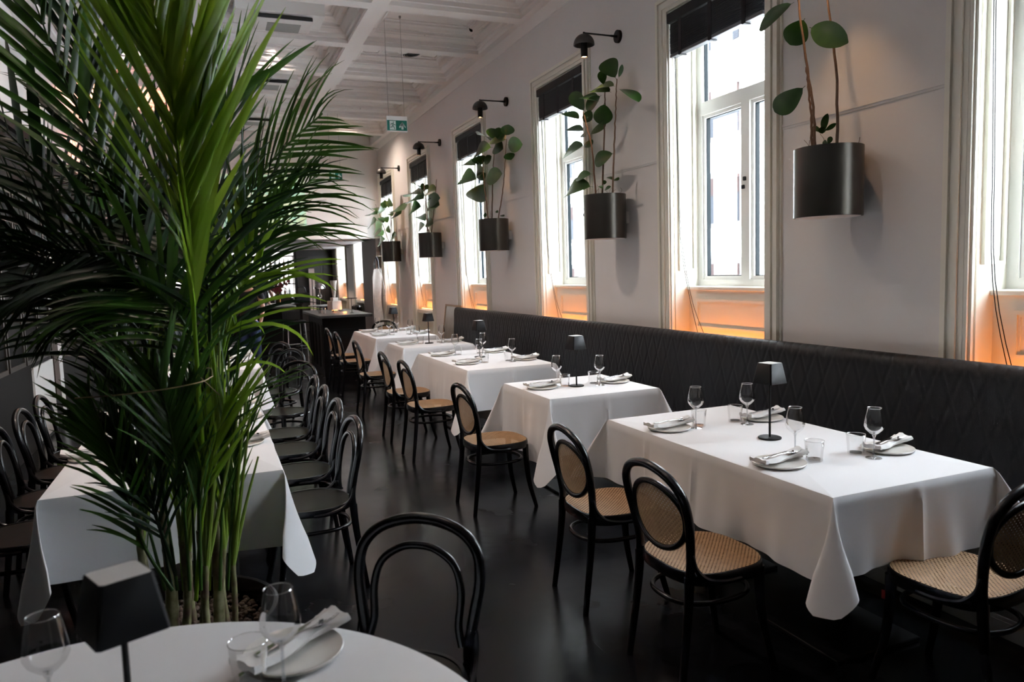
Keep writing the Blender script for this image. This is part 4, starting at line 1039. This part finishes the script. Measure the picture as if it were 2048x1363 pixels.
# small light fronds near the stems
frond([LP(392, 1200, D-.05), LP(402, 1060, D-.1), LP(420, 940, D-.1), LP(440, 850, D-.1), LP(452, 800, D-.1)], 15, .26, ang=24, start=.4, droop=.12, m='palm_bright', w=.022, seed=25)
frond([LP(430, 930, D), LP(436, 840, D), LP(444, 750, D+.02), LP(456, 680, D+.04), LP(474, 645, D+.06)], 10, .30, ang=50, start=.5, droop=1.9, m='palm_bright', w=.030, seed=26, vlift=.1, sides=(1, .4))
frond([LP(425, 1000, D-.05), LP(432, 920, D-.05), LP(446, 850, D-.03), LP(470, 800, D), LP(492, 775, D)], 7, .26, ang=44, start=.35, droop=.3, m='palm_mid', w=.013, seed=36)
frond([LP(360, 1000, D-.1), LP(350, 900, D-.15), LP(330, 800, D-.2), LP(300, 720, D-.2)], 18, .30, ang=32, start=.15, droop=.35, m='palm_mid', w=.026, seed=27)
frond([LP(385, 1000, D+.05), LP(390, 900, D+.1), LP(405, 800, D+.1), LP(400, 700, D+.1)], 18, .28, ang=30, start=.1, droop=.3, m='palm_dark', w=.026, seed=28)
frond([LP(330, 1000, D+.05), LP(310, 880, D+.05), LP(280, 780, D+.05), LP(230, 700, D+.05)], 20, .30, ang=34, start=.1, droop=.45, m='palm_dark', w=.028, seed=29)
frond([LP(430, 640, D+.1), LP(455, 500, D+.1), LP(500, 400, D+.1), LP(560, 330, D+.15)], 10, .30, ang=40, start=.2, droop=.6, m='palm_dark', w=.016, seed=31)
# upright young fronds between the canes
for k_, (xa, xb, yb_, dz_, mm) in enumerate(((330, 225, 800, -.1, 'palm_mid'), (345, 262, 770, .05, 'palm_dark'), (355, 300, 760, -.08, 'palm_mid'), (368, 335, 800, .1, 'palm_bright'), (380, 352, 740, -.1, 'palm_mid'), (392, 375, 790, 0, 'palm_dark'), (402, 395, 760, -.12, 'palm_mid'), (418, 432, 790, .06, 'palm_bright'), (440, 450, 860, 0, 'palm_mid'), (455, 478, 900, .03, 'palm_mid'))):
    frond([LP(xa, 1180, D+dz_), LP(xa*.7+xb*.3, 1060, D+dz_), LP(xa*.35+xb*.65, 930, D+dz_), LP(xb, yb_, D+dz_)], 8, .25, ang=14, start=.42, droop=.12, m=mm, w=.020, seed=50+k_, vlift=.3, rach=.005)
# canes and petioles
cs = [(318, 1250, 272, 1000, .017), (345, 1255, 325, 1020, .024), (368, 1258, 362, 1070, .016), (386, 1250, 376, 1100, .018), (402, 1255, 398, 1060, .016), (437, 1245, 418, 960, .021), (455, 1245, 447, 1090, .016), (468, 1243, 466, 1120, .012), (300, 1250, 282, 1080, .014), (420, 1262, 412, 1130, .015)]
for k, (a, b_, c_, d_, r_) in enumerate(cs):
    dd = D+(-.05, .08, 0, .12, -.02, .04, .1, .05, .1, -.08)[k]
    p0 = at(a, b_, d=dd); p0.z = .30; p0 = p0-PB; p1 = LP(c_, d_, dd)
    pts = bez([p0, (p0*.5+p1*.5)+Vector((rnd.uniform(-.015, .015), 0, 0)), p1], 26)
    MB().tube(pts, [r_*(1-.35*j/26)*(1.10 if j % 6 == 0 else 1.0) for j in range(27)], 10).obj('cane', M['cane_stem'], palm)
    # green crown shaft and petioles above each cane
    pm = MB()
    for q in range(5):
        tx = c_+rnd.uniform(-34, 40)*(.6+.3*q); ty = d_-rnd.uniform(200, 420); e = LP(tx, ty, dd+rnd.uniform(-.12, .12))
        pm.tube(bez([p1*.94+p0*.06, p1*.5+e*.5+Vector((rnd.uniform(-.02, .02), 0, 0)), e], 12), [.0085*(1-.6*j/12) for j in range(13)], 7)
    pm.obj('petioles', M['petiole'], palm)
MB().tube(bez([LP(150, 796, D-.25), LP(230, 790, D-.3), LP(330, 778, D-.32), LP(400, 764, D-.3), LP(425, 752, D-.2)], 20), .0022, 5).tube(bez([LP(425, 752, D-.2), LP(420, 735, D-.2), LP(395, 745, D-.22), LP(418, 770, D-.2), LP(440, 790, D-.2)], 14), .002, 5).obj('twine', M['twine'], palm)

# ================================================================== FAR END
# projected picture on the back wall, its light put into colour and emission
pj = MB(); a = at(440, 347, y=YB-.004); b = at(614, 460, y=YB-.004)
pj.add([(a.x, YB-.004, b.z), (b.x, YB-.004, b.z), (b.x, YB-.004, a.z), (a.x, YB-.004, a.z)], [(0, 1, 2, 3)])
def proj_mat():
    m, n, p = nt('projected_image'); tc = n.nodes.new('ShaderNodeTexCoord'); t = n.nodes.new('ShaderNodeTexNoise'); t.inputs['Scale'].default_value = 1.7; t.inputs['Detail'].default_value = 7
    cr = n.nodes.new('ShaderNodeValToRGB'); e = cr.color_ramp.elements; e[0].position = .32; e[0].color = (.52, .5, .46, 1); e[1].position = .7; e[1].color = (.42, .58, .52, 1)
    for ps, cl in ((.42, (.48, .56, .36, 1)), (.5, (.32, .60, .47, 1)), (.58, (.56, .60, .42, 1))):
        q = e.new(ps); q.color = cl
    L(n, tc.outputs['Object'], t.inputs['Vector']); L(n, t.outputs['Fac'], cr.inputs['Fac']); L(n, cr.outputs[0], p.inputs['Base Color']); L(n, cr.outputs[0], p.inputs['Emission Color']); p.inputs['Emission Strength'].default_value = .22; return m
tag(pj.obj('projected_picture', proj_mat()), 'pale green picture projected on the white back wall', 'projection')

# dark panelled door at the end of the bar room
dd = MB().box(2.3, 3.35, 22.92, 23.0, 0, 2.25)
for (x0, x1, z0, z1) in ((2.42, 3.23, 1.25, 2.12), (2.42, 3.23, .2, 1.1)):
    for (o, d) in ((0, .035), (.07, .02)):
        dd.framey(22.92-d, 22.92, x0+o, x1-o, z0+o, z1-o, .03)
door = struct('door_1', dd, mat('black_door_paint', (.03, .028, .028), .35))
MB().tube([(2.5, 22.88, 1.05), (2.5, 22.84, 1.05), (2.6, 22.84, 1.05)], .012, 8).obj('door_handle', M['steel'], door)

# high tables
def high_table(name, label, x0, x1, y0, y1, rounded=False):
    cx, cy = (x0+x1)/2, (y0+y1)/2; t = thing(name, label, 'table', (cx, cy, 0)); hx, hy = (x1-x0)/2, (y1-y0)/2
    if rounded:
        o = superel(hx, hy, 5, 48); m = MB().grid([[(x*s, y*s, z) for x, y in o] for s, z in ((.9, .955), (.99, .955), (1, .965), (1, .99), (.99, 1.0))], closev=True); m.f.append(tuple(4*48+k for k in range(48))); m.obj('table_top', M['bar_top'], t)
    else: MB().box(-hx, hx, -hy, hy, .955, 1.0, .006).obj('table_top', M['bar_top'], t)
    b = MB().box(-hx+.07, hx-.07, -hy+.25, hy-.25, 0, .955)
    for k in range(4):
        yy = -hy+.32+k*(2*hy-.64)/4; L_ = (2*hy-.64)/4-.08
        for s in (-1, 1):
            x = s*(hx-.07); b.framex(min(x, x+s*.006), max(x, x+s*.006), yy, yy+L_, .12, .84, .02)
    b.box(-hx+.15, hx-.15, -hy+.243, -hy+.25, .12, .14); b.box(-hx+.15, hx-.15, -hy+.243, -hy+.25, .74, .76)
    b.obj('panelled_body', M['dark'], t)
    return t
M['bar_top'] = mat('charcoal_stone_top', (.025, .023, .022), .4, spec=.25)
high_table('high_table', 'high dark bar table with glowing stone block on top', 1.55, 2.38, 11.75, 14.0)
high_table('high_table', 'farther high dark table with rounded top behind the palm tips', .55, 1.75, 16.6, 18.3, True)
# stone block lamp with tapered vase
p = at(668, 622, z=1.0)
t = thing('stone_block_lamp', 'pale stone block on small feet glowing amber underneath, on high table', 'lamp', (1.97, 12.95, 1.0), .35)
MB().box(-.09, .09, -.09, .09, .035, .19, .006).obj('block', M['grout'], t)
MB().box(-.05, .05, -.05, .05, .19, .245, .004).obj('upper_block', M['grout'], t)
for (a, b) in ((-.07, -.07), (.07, -.07), (0, .07)): MB().tube([(a, b, 0), (a*.8, b*.8, .036)], .006, 6).obj('foot', M['blackm'], t)
l = bpy.data.lights.new('block_glow', 'POINT'); l.energy = .7; l.color = (1, .35, .08); l.shadow_soft_size = .03
o = bpy.data.objects.new('block_glow', l); o.parent = t; o.location = (.13, -.12, .05); COL.objects.link(o)
MB().box(-.04, .04, -.03, .03, .028, .034).obj('amber_diffuser', M['amber'], t)
tag(MB().lathe([(0, 1.248), (.022, 1.248), (.03, 1.30), (.055, 1.50), (.062, 1.54), (.055, 1.54), (.025, 1.30), (0, 1.27)], c=(1.975, 12.97, 0), n=20).obj('tapered_vase', mat('pale_ceramic', (.5, .47, .43), .5)), 'tall tapered pale vase standing on the stone block', 'vase')
for k, (x, y, lab) in enumerate(((1.72, 12.55, 'squat tumbler on the high bar table'), (1.68, 12.62, 'second squat tumbler behind the first on the bar table'))): put('tumbler', lab, (x, y, 1.0), 0, 'tumblers on the high bar table')
t = thing('reading_lamp', 'thin black disc-topped lamp on the high bar table', 'lamp', (2.15, 12.3, 1.0))
MB().lathe([(0, 0), (.03, 0), (.03, .006), (0, .006)], n=20).obj('base', M['blackm'], t); MB().tube([(0, 0, 0), (0, 0, .24)], .005, 8).obj('pole', M['blackm'], t); MB().lathe([(0, .235), (.09, .235), (.095, .245), (0, .25)], n=28).obj('disc_shade', M['blackm'], t)
# chrome mushroom lamp on a small side table beyond
pc = at(641, 612, y=19.5)
t = thing('side_table', 'small round side table carrying the chrome mushroom lamp', 'table', (pc.x, 19.5, 0))
MB().lathe([(0, .86), (.30, .86), (.30, .89), (0, .89)], n=32).obj('table_top', M['grille'], t); MB().lathe([(.03, 0), (.03, .86)], n=12).obj('column', M['blackm'], t); MB().lathe([(0, 0), (.2, 0), (.2, .02), (0, .02)], n=24).obj('base_plate', M['blackm'], t)
t = thing('mushroom_lamp', 'chrome dome mushroom lamp in the bar room', 'lamp', (pc.x, 19.5, .89))
MB().lathe([(0, 0), (.10, 0), (.10, .012), (.012, .02), (.012, .16), (.05, .20), (.055, .24), (.03, .28), (.012, .30), (.012, .42)], n=28).obj('base', M['chrome'], t)
MB().lathe([(0, .56)]+[(.15*sin(pi/2*k/10), .42+.14*cos(pi/2*k/10)) for k in range(1, 11)]+[(.145, .42), (.10, .48), (0, .52)], n=32).obj('dome_shade', M['chrome'], t)
# tall white framed mirror
ma = at(617, 537, y=22.7); mb_ = at(634, 640, y=22.7)
t = thing('tall_mirror', 'tall narrow white-framed mirror before the dark end wall', 'mirror', ((ma.x+mb_.x)/2, 22.7, 0))
hw = abs(mb_.x-ma.x)/2
mm = MB().box(-hw, -hw+.07, 0, .05, 0, ma.z).box(hw-.07, hw, 0, .05, 0, ma.z).box(-hw+.07, hw-.07, 0, .05, ma.z-.30, ma.z).box(-hw+.07, hw-.07, 0, .05, 0, .07); mm.obj('frame', mat('rose_white_frame', (.62, .5, .46), .4), t)
MB().box(-hw+.07, hw-.07, .01, .02, .07, ma.z-.30).obj('mirror_glass', M['black'], t)
# back bar with bottles; glowing backing stands in for window and mirror reflections
t = thing('back_bar_shelf', 'bright lit back bar shelving behind the palm tips', 'shelf', (0, 22.75, 0))
MB().box(-1.2, 2.35, .0, .2, 0, 1.0).obj('counter', M['dark'], t)
MB().box(-1.2, 2.35, .17, .19, 1.0, 2.38).obj('lit_backing', emis('white_backlight', (1, .96, .92), 1.1), t)
for z in (1.0, 1.42, 1.84, 2.24): MB().box(-1.2, 2.35, -.02, .17, z, z+.03).obj('shelf_board', M['dark'], t)
MB().box(2.35, 2.42, -.02, .2, 0, 2.4).obj('side_post', M['dark'], t)
bot0 = None; bcols = [mat('bottle_dark', (.02, .03, .02), .15), mat('bottle_amber', (.12, .04, .01), .15), mat('bottle_pale', (.35, .38, .38), .15)]
protos = []
for j in range(3):
    m = MB().lathe([(0, 0), (.036, 0), (.038, .01), (.038, .17+.02*j), (.014, .22+.02*j), (.013, .29), (.016, .29), (.016, .31), (0, .31)], n=14).obj('bottle', bcols[j]); protos.append(m)
kk = 0
for zi, z in enumerate((1.03, 1.45, 1.87)):
    for q in range(9):
        x = 1.18+q*.125+rnd.uniform(-.02, .02); j = kk % 3
        lab = ['left', 'middle', 'right'][q//3]+' '+['dark', 'amber', 'pale'][j]+' bottle on the '+['lowest', 'middle', 'top'][zi]+' lit shelf of the back bar'
        if kk < 3: o = protos[j]
        else: o = protos[j].copy(); COL.objects.link(o)
        o.location = (x, 22.80, z); tag(o, lab, 'bottle', ['dark', 'amber', 'pale'][j]+' bottles on the '+['lowest', 'middle', 'top'][zi]+' shelf of the back bar'); kk += 1
# orchids in vases on farther table
t = thing('flower_vase', 'glass vase with dark red orchid sprays on the farther high table', 'flowers', (1.42, 17.6, 1.0))
MB().lathe([(0, 0), (.05, 0), (.055, .1), (.045, .25)], n=16).obj('vase', M['glass'], t)
m = MB(); fl = MB()
for k in range(7):
    a = rnd.uniform(0, 6.28); e = Vector((.28*cos(a), .2*sin(a), .42+rnd.uniform(0, .2))); c = bez([(0, 0, .02), (0.02*cos(a), 0, .3), e], 10); m.tube(c, .004, 4)
    for q in range(5):
        p = c[9-q]+Vector((rnd.uniform(-.04, .04), rnd.uniform(-.04, .04), rnd.uniform(-.03, .03)))
        for h in range(5):
            an = 2*pi*h/5; leaf_mb(fl, p, p+Vector((.045*cos(an), -.01, .045*sin(an))), .034, Vector((0, -1, .1)), N=4)
m.obj('flower_stems', M['petiole'], t); stuff(fl.obj('blossoms', mat('dark_red_petal', (.20, .015, .03), .5), t, 80))
for k, (x, lab) in enumerate(((1.05, 'black leather handbag on the bar sofa, left one'), (1.5, 'black leather handbag on the bar sofa, right one'))):
    t = thing('handbag', lab, 'bag', (x+.62, 19.2, .98), .2)
    MB().box(-.2, .2, -.08, .08, 0, .24, .03).obj('bag_body', M['black'], t); MB().tube(bez([(-.12, 0, .22), (-.09, 0, .36), (0, 0, .40), (.09, 0, .36), (.12, 0, .22)], 16), .012, 6).obj('handle', M['black'], t)
t = thing('bar_counter', 'low black counter behind the high tables', 'counter', (1.55, 19.3, 0))
MB().box(-.75, .55, -.25, .35, 0, .94).obj('counter_body', M['dark'], t); MB().box(-.78, .58, -.28, .38, .94, .98, .005).obj('counter_top', M['black'], t)
# bar stool
t = thing('bar_stool', 'chrome-legged black bar stool between the two high tables', 'stool', (1.52, 15.4, 0), .2)
MB().box(-.19, .19, -.19, .19, .70, .75, .015).obj('seat', M['black'], t)
for a in (-1, 1):
    for b in (-1, 1): MB().tube([(a*.17, b*.17, .70), (a*.2, b*.2, 0)], .011, 8).obj('leg', M['chrome'], t)
MB().tube([(-.19, -.19, .25), (.19, -.19, .25), (.19, .19, .25), (-.19, .19, .25)], .009, 6, closed=True).obj('footrest', M['chrome'], t)
MB().box(-.19, .19, .17, .20, .75, .95, .008).obj('backrest', M['black'], t)
# black armchair by far window
t = thing('armchair', 'black leather armchair by the bar window', 'armchair', (3.05, 18.7, 0), pi/2)
MB().box(-.38, .38, -.32, .30, .12, .44, .03).obj('seat', M['black'], t); MB().box(-.38, .38, -.42, -.28, .12, .88, .04).obj('backrest', M['black'], t)
for s in (-1, 1): MB().box(s*.38-.06, s*.38+.06, -.40, .30, .12, .62, .03).obj('armrest', M['black'], t)

# apron hung on the pier
ap = thing('hanging_apron', 'long grey felt apron with straps hanging before the window corner', 'apron', (3.24, 15.35, 0), 0)
rows = []
for k in range(25):
    u = k/24; z = 1.74-1.28*u; hw = .075+.015*sin(u*9)+(.01 if u > .1 else -.02); rows.append([(-hw+2*hw*j/10, .008*sin(j*.5+u*4), z+.02*sin(j*.9+1)*(k in (0, 24))+(j/10)*.05*(1-u)) for j in range(11)])
m = MB().grid(rows); m.grid([[(p[0], p[1]+.012, p[2]) for p in r_] for r_ in rows]); m.obj('apron_cloth', M['felt'], ap, 80)
MB().tube(bez([(-.06, 0, 1.72), (-.09, 0, 1.5), (-.10, -.02, .9), (-.09, 0, .42)], 16), .010, 6).obj('strap', M['felt'], ap)
MB().tube(bez([(.08, 0, 1.75), (.11, 0, 1.5), (.15, -.02, 1.25), (.10, 0, 1.15)], 16), .008, 6).obj('strap', M['felt'], ap)
MB().tube(bez([(-.04, 0, 1.74), (-.04, 0, 1.90), (.0, 0, 1.98), (.03, 0, 1.90), (.035, 0, 1.74)], 14), .016, 7).obj('neck_loop', M['black'], ap)
MB().tube([(.0, 0, 1.97), (.0, .0, 2.0), (.26, 0, 2.0)], .008, 8).obj('hook', M['steel'], ap)

# leaning framed picture at the end of the bench
t = thing('leaning_picture', 'pale wood framed picture leaning at the far end of the bench', 'picture', (3.36, 10.50, .30))
Wd, Hh = .78, .82
t.rotation_euler = (0, radians(8), 0)
m = MB().box(-.02, .0, 0, .03, 0, Hh).box(-.02, 0, Wd-.03, Wd, 0, Hh).box(-.02, 0, .03, Wd-.03, 0, .03).box(-.02, 0, .03, Wd-.03, Hh-.03, Hh); m.obj('frame', M['lightwood'], t)
MB().box(-.012, -.004, .03, Wd-.03, .03, Hh-.03).obj('print', mat('faded_print', (.24, .21, .17), .3, noise=.35, nscale=6), t)
t2 = thing('low_ledge', 'low cream ledge under the leaning picture by the far tables', 'ledge', (3.28, 12.9, 0))
MB().box(-.2, .20, -2.4, 2.4, 0, .27).obj('ledge_body', M['trim'], t2); MB().box(-.22, .2, -2.42, 2.42, .27, .30, .004).obj('ledge_top', M['trim'], t2)

# ------------------------------------------------------------------ left side: cabinets, amber lattice, door trim
t = thing('glass_cabinet', 'dark glazed cabinet with pale vertical frame edges at left', 'cabinet', (XL+.012, 8.4, 0))
MB().box(.0, .06, -1.6, 1.05, 0, 2.6).obj('cabinet_body', M['dark'], t)
for k, y in enumerate((-1.5, -.85, -.2, .45)):
    d = MB().box(.06, .085, y, y+.03, .85, 2.5).box(.06, .085, y+.56, y+.59, .85, 2.5).box(.06, .085, y+.03, y+.56, .85, .89).box(.06, .085, y+.03, y+.56, 2.46, 2.5).obj('door', M['steel_d'] if 'steel_d' in M else M.setdefault('steel_d', mat('dull_bronze_edge', (.12, .11, .10), .35, metal=.8)), t)
    MB().box(.064, .07, y+.03, y+.56, .89, 2.46).obj('door_glass', M['dark_glass'], d)
MB().box(.06, .08, .05, 1.0, .05, .80).obj('lower_panel', M['white'], t)
t = thing('lattice_screen', 'backlit amber perforated metal screen between cabinet and door trim', 'screen', (XL+.012, 9.70, 0))
MB().box(0, .05, -.14, .22, 0, 2.6).obj('housing', M['dark'], t)
def lattice():
    m, n, p = nt('amber_lattice'); tc = n.nodes.new('ShaderNodeTexCoord'); v = n.nodes.new('ShaderNodeTexVoronoi'); v.inputs['Scale'].default_value = 26; v.inputs['Randomness'].default_value = 0
    g = n.nodes.new('ShaderNodeMath'); g.operation = 'LESS_THAN'; g.inputs[1].default_value = .36
    L(n, tc.outputs['Object'], v.inputs['Vector']); L(n, v.outputs['Distance'], g.inputs[0])
    mu = n.nodes.new('ShaderNodeMath'); mu.operation = 'MULTIPLY'; mu.inputs[1].default_value = 2.2; L(n, g.outputs[0], mu.inputs[0]); L(n, mu.outputs[0], p.inputs['Emission Strength'])
    p.inputs['Emission Color'].default_value = (1, .48, .16, 1); p.inputs['Base Color'].default_value = (.05, .03, .02, 1); return m
MB().box(.05, .058, -.10, .17, .35, 2.45).obj('lit_lattice', lattice(), t)
struct('trim_20', MB().box(XL, XL+.05, 10.0, 10.22, 0, 2.6), M['white'])
# warm uplight on the left cornice
t = thing('wall_uplight', 'small hidden uplight on the left rail tinting the ceiling pink', 'wall lamp', (XL+.10, 12.8, 2.78))
MB().box(-.05, .05, -.12, .12, 0, .06, .005).obj('housing', M['blackm'], t)
l = bpy.data.lights.new('uplight', 'SPOT'); l.energy = 260; l.color = (1, .34, .20); l.spot_size = radians(95); l.spot_blend = .7; l.shadow_soft_size = .06
o = bpy.data.objects.new('uplight', l); o.parent = t; o.location = (.02, 0, .08); o.rotation_euler = (radians(180), radians(5), 0); COL.objects.link(o)

# ------------------------------------------------------------------ people
def person(name, label, loc, rz, top_mat, leg_mat, pose):
    t = thing(name, label, 'person', loc, rz)
    def sk(nm, joints, edges, mt, par):
        me = bpy.data.meshes.new(nm); me.from_pydata([j[0] for j in joints], edges, []); me.materials.append(mt)
        o = bpy.data.objects.new(nm, me); COL.objects.link(o); o.parent = par
        o.modifiers.new('skin', 'SKIN'); 
        for i, j in enumerate(joints):
            me.skin_vertices[0].data[i].radius = (j[1], j[2] if len(j) > 2 else j[1])
        me.skin_vertices[0].data[0].use_root = True
        s = o.modifiers.new('sub', 'SUBSURF'); s.levels = 2; s.render_levels = 2
        o.modifiers['skin'].use_smooth_shade = True
        return o
    J = [((0, 0, .95), .10, .07), ((0, .0, 1.12), .10, .065), ((0, .01, 1.32), .14, .08), ((0, .0, 1.46), .075, .07), ((0, .015, 1.55), .055), ((0, .02, 1.66), .078, .095), ((0, .02, 1.74), .06, .08)]
    E = [(0, 1), (1, 2), (2, 3), (3, 4), (4, 5), (5, 6)]
    def limb(root, pts):
        k = root
        for p in pts: J.append(p); E.append((k, len(J)-1)); k = len(J)-1
        return k
    for s in (-1, 1):
        limb(0, [((s*.10, 0, .86), .065), ((s*.11, .02, .50), .048), ((s*.11, 0, .10), .034), ((s*.12, .10, .035), .03)])
        el = pose['elbow']; hd = pose['hand']
        hk = limb(2, [((s*.19, 0, 1.40), .052), ((s*el[0], el[1], el[2]), .038), ((s*hd[0], hd[1], hd[2]), .026), ((s*(hd[0]+.0), hd[1]+.05, hd[2]-.03), .03, .014)])
        base = Vector(J[hk][0])
        for f in range(5):
            off = (f-2)*.016; ln = (.045, .062, .068, .062, .05)[f]
            J.append(((base.x+off*.9, base.y+ln*.55, base.z-ln*.6), .0075)); E.append((hk, len(J)-1)); k = len(J)-1
            J.append(((base.x+off*1.1, base.y+ln*.75, base.z-ln*1.1), .006)); E.append((k, len(J)-1))
    sk('body', J, E, M['skin'], t)
    sk('tshirt', [((0, 0, .87), .150, .125), ((0, 0, 1.10), .150, .115), ((0, .01, 1.33), .178, .118), ((0, 0, 1.45), .085, .075), ((-.20, 0, 1.40), .062), ((-.235, 0, 1.26), .058), ((.20, 0, 1.40), .062), ((.235, 0, 1.26), .058)], [(0, 1), (1, 2), (2, 3), (2, 4), (4, 5), (2, 6), (6, 7)], top_mat, t)
    sk('trousers', [((0, 0, .99), .145, .11), ((0, 0, .90), .15, .125), ((-.10, 0, .80), .098), ((-.11, .02, .50), .072), ((-.11, 0, .09), .055), ((.10, 0, .80), .098), ((.11, .02, .50), .072), ((.11, 0, .09), .055)], [(0, 1), (1, 2), (2, 3), (3, 4), (1, 5), (5, 6), (6, 7)], leg_mat, t)
    for s in (-1, 1): MB().box(s*.12-.045, s*.12+.045, -.07, .18, 0, .08, .02).obj('shoe', M['black'], t)
    hr = MB().lathe([(0, .115)]+[(.095*sin(pi*k/12), .115*cos(pi*k/12)) for k in range(1, 8)]+[(.07, -.06)], c=(0, -.005, 1.70), n=20, sy=1.15).obj('hair', M['hair'], t)
    fc = MB()
    for s in (-1, 1): fc.lathe([(0, .008), (.009, 0), (0, -.008)], c=(s*.03, .108, 1.665), n=8)
    fc.obj('eyes', M['hair'], t)
    MB().tube([(0, .105, 1.665), (0, .130, 1.632), (0, .112, 1.622)], [.008, .013, .01], 8).obj('nose', M['skin'], t)
    MB().box(-.022, .022, .104, .112, 1.597, 1.604, .001).obj('mouth', mat('lips', (.35, .12, .10), .5), t)
    for s in (-1, 1): MB().lathe([(0, .03), (.014, .01), (.012, -.02), (0, -.03)], c=(s*.083, .015, 1.65), n=8, sx=.6).obj('ear', M['skin'], t)
    return t
person('person', 'person in black t-shirt and navy trousers standing behind left tables', (.55, 12.6, 0), 2.7, M['shirt'], M['pants'], {'elbow': (.25, .02, 1.13), 'hand': (.24, .12, .92)})
person('person', 'person in black standing behind the farther high table', (1.12, 18.75, 0), pi, M['shirt'], M['shirt'], {'elbow': (.27, .05, 1.13), 'hand': (.16, .24, 1.08)})
# bar room ceiling lamps give the far room its dim light
t = thing('bar_downlight', 'recessed downlight in the bar room ceiling', 'ceiling lamp', (1.2, 20.2, 2.42))
MB().lathe([(0, -.004), (.05, -.004), (.06, 0)], n=20).obj('trim_ring', M['white'], t)
MB().disc((0, 0, -.005), .04, 16, True).obj('bulb', M['bulb'], t)
l = bpy.data.lights.new('bar_spot', 'SPOT'); l.energy = 60; l.color = (1, .7, .5); l.spot_size = radians(130); l.shadow_soft_size = .05
o = bpy.data.objects.new('bar_spot', l); o.parent = t; o.location = (0, 0, -.02); COL.objects.link(o)
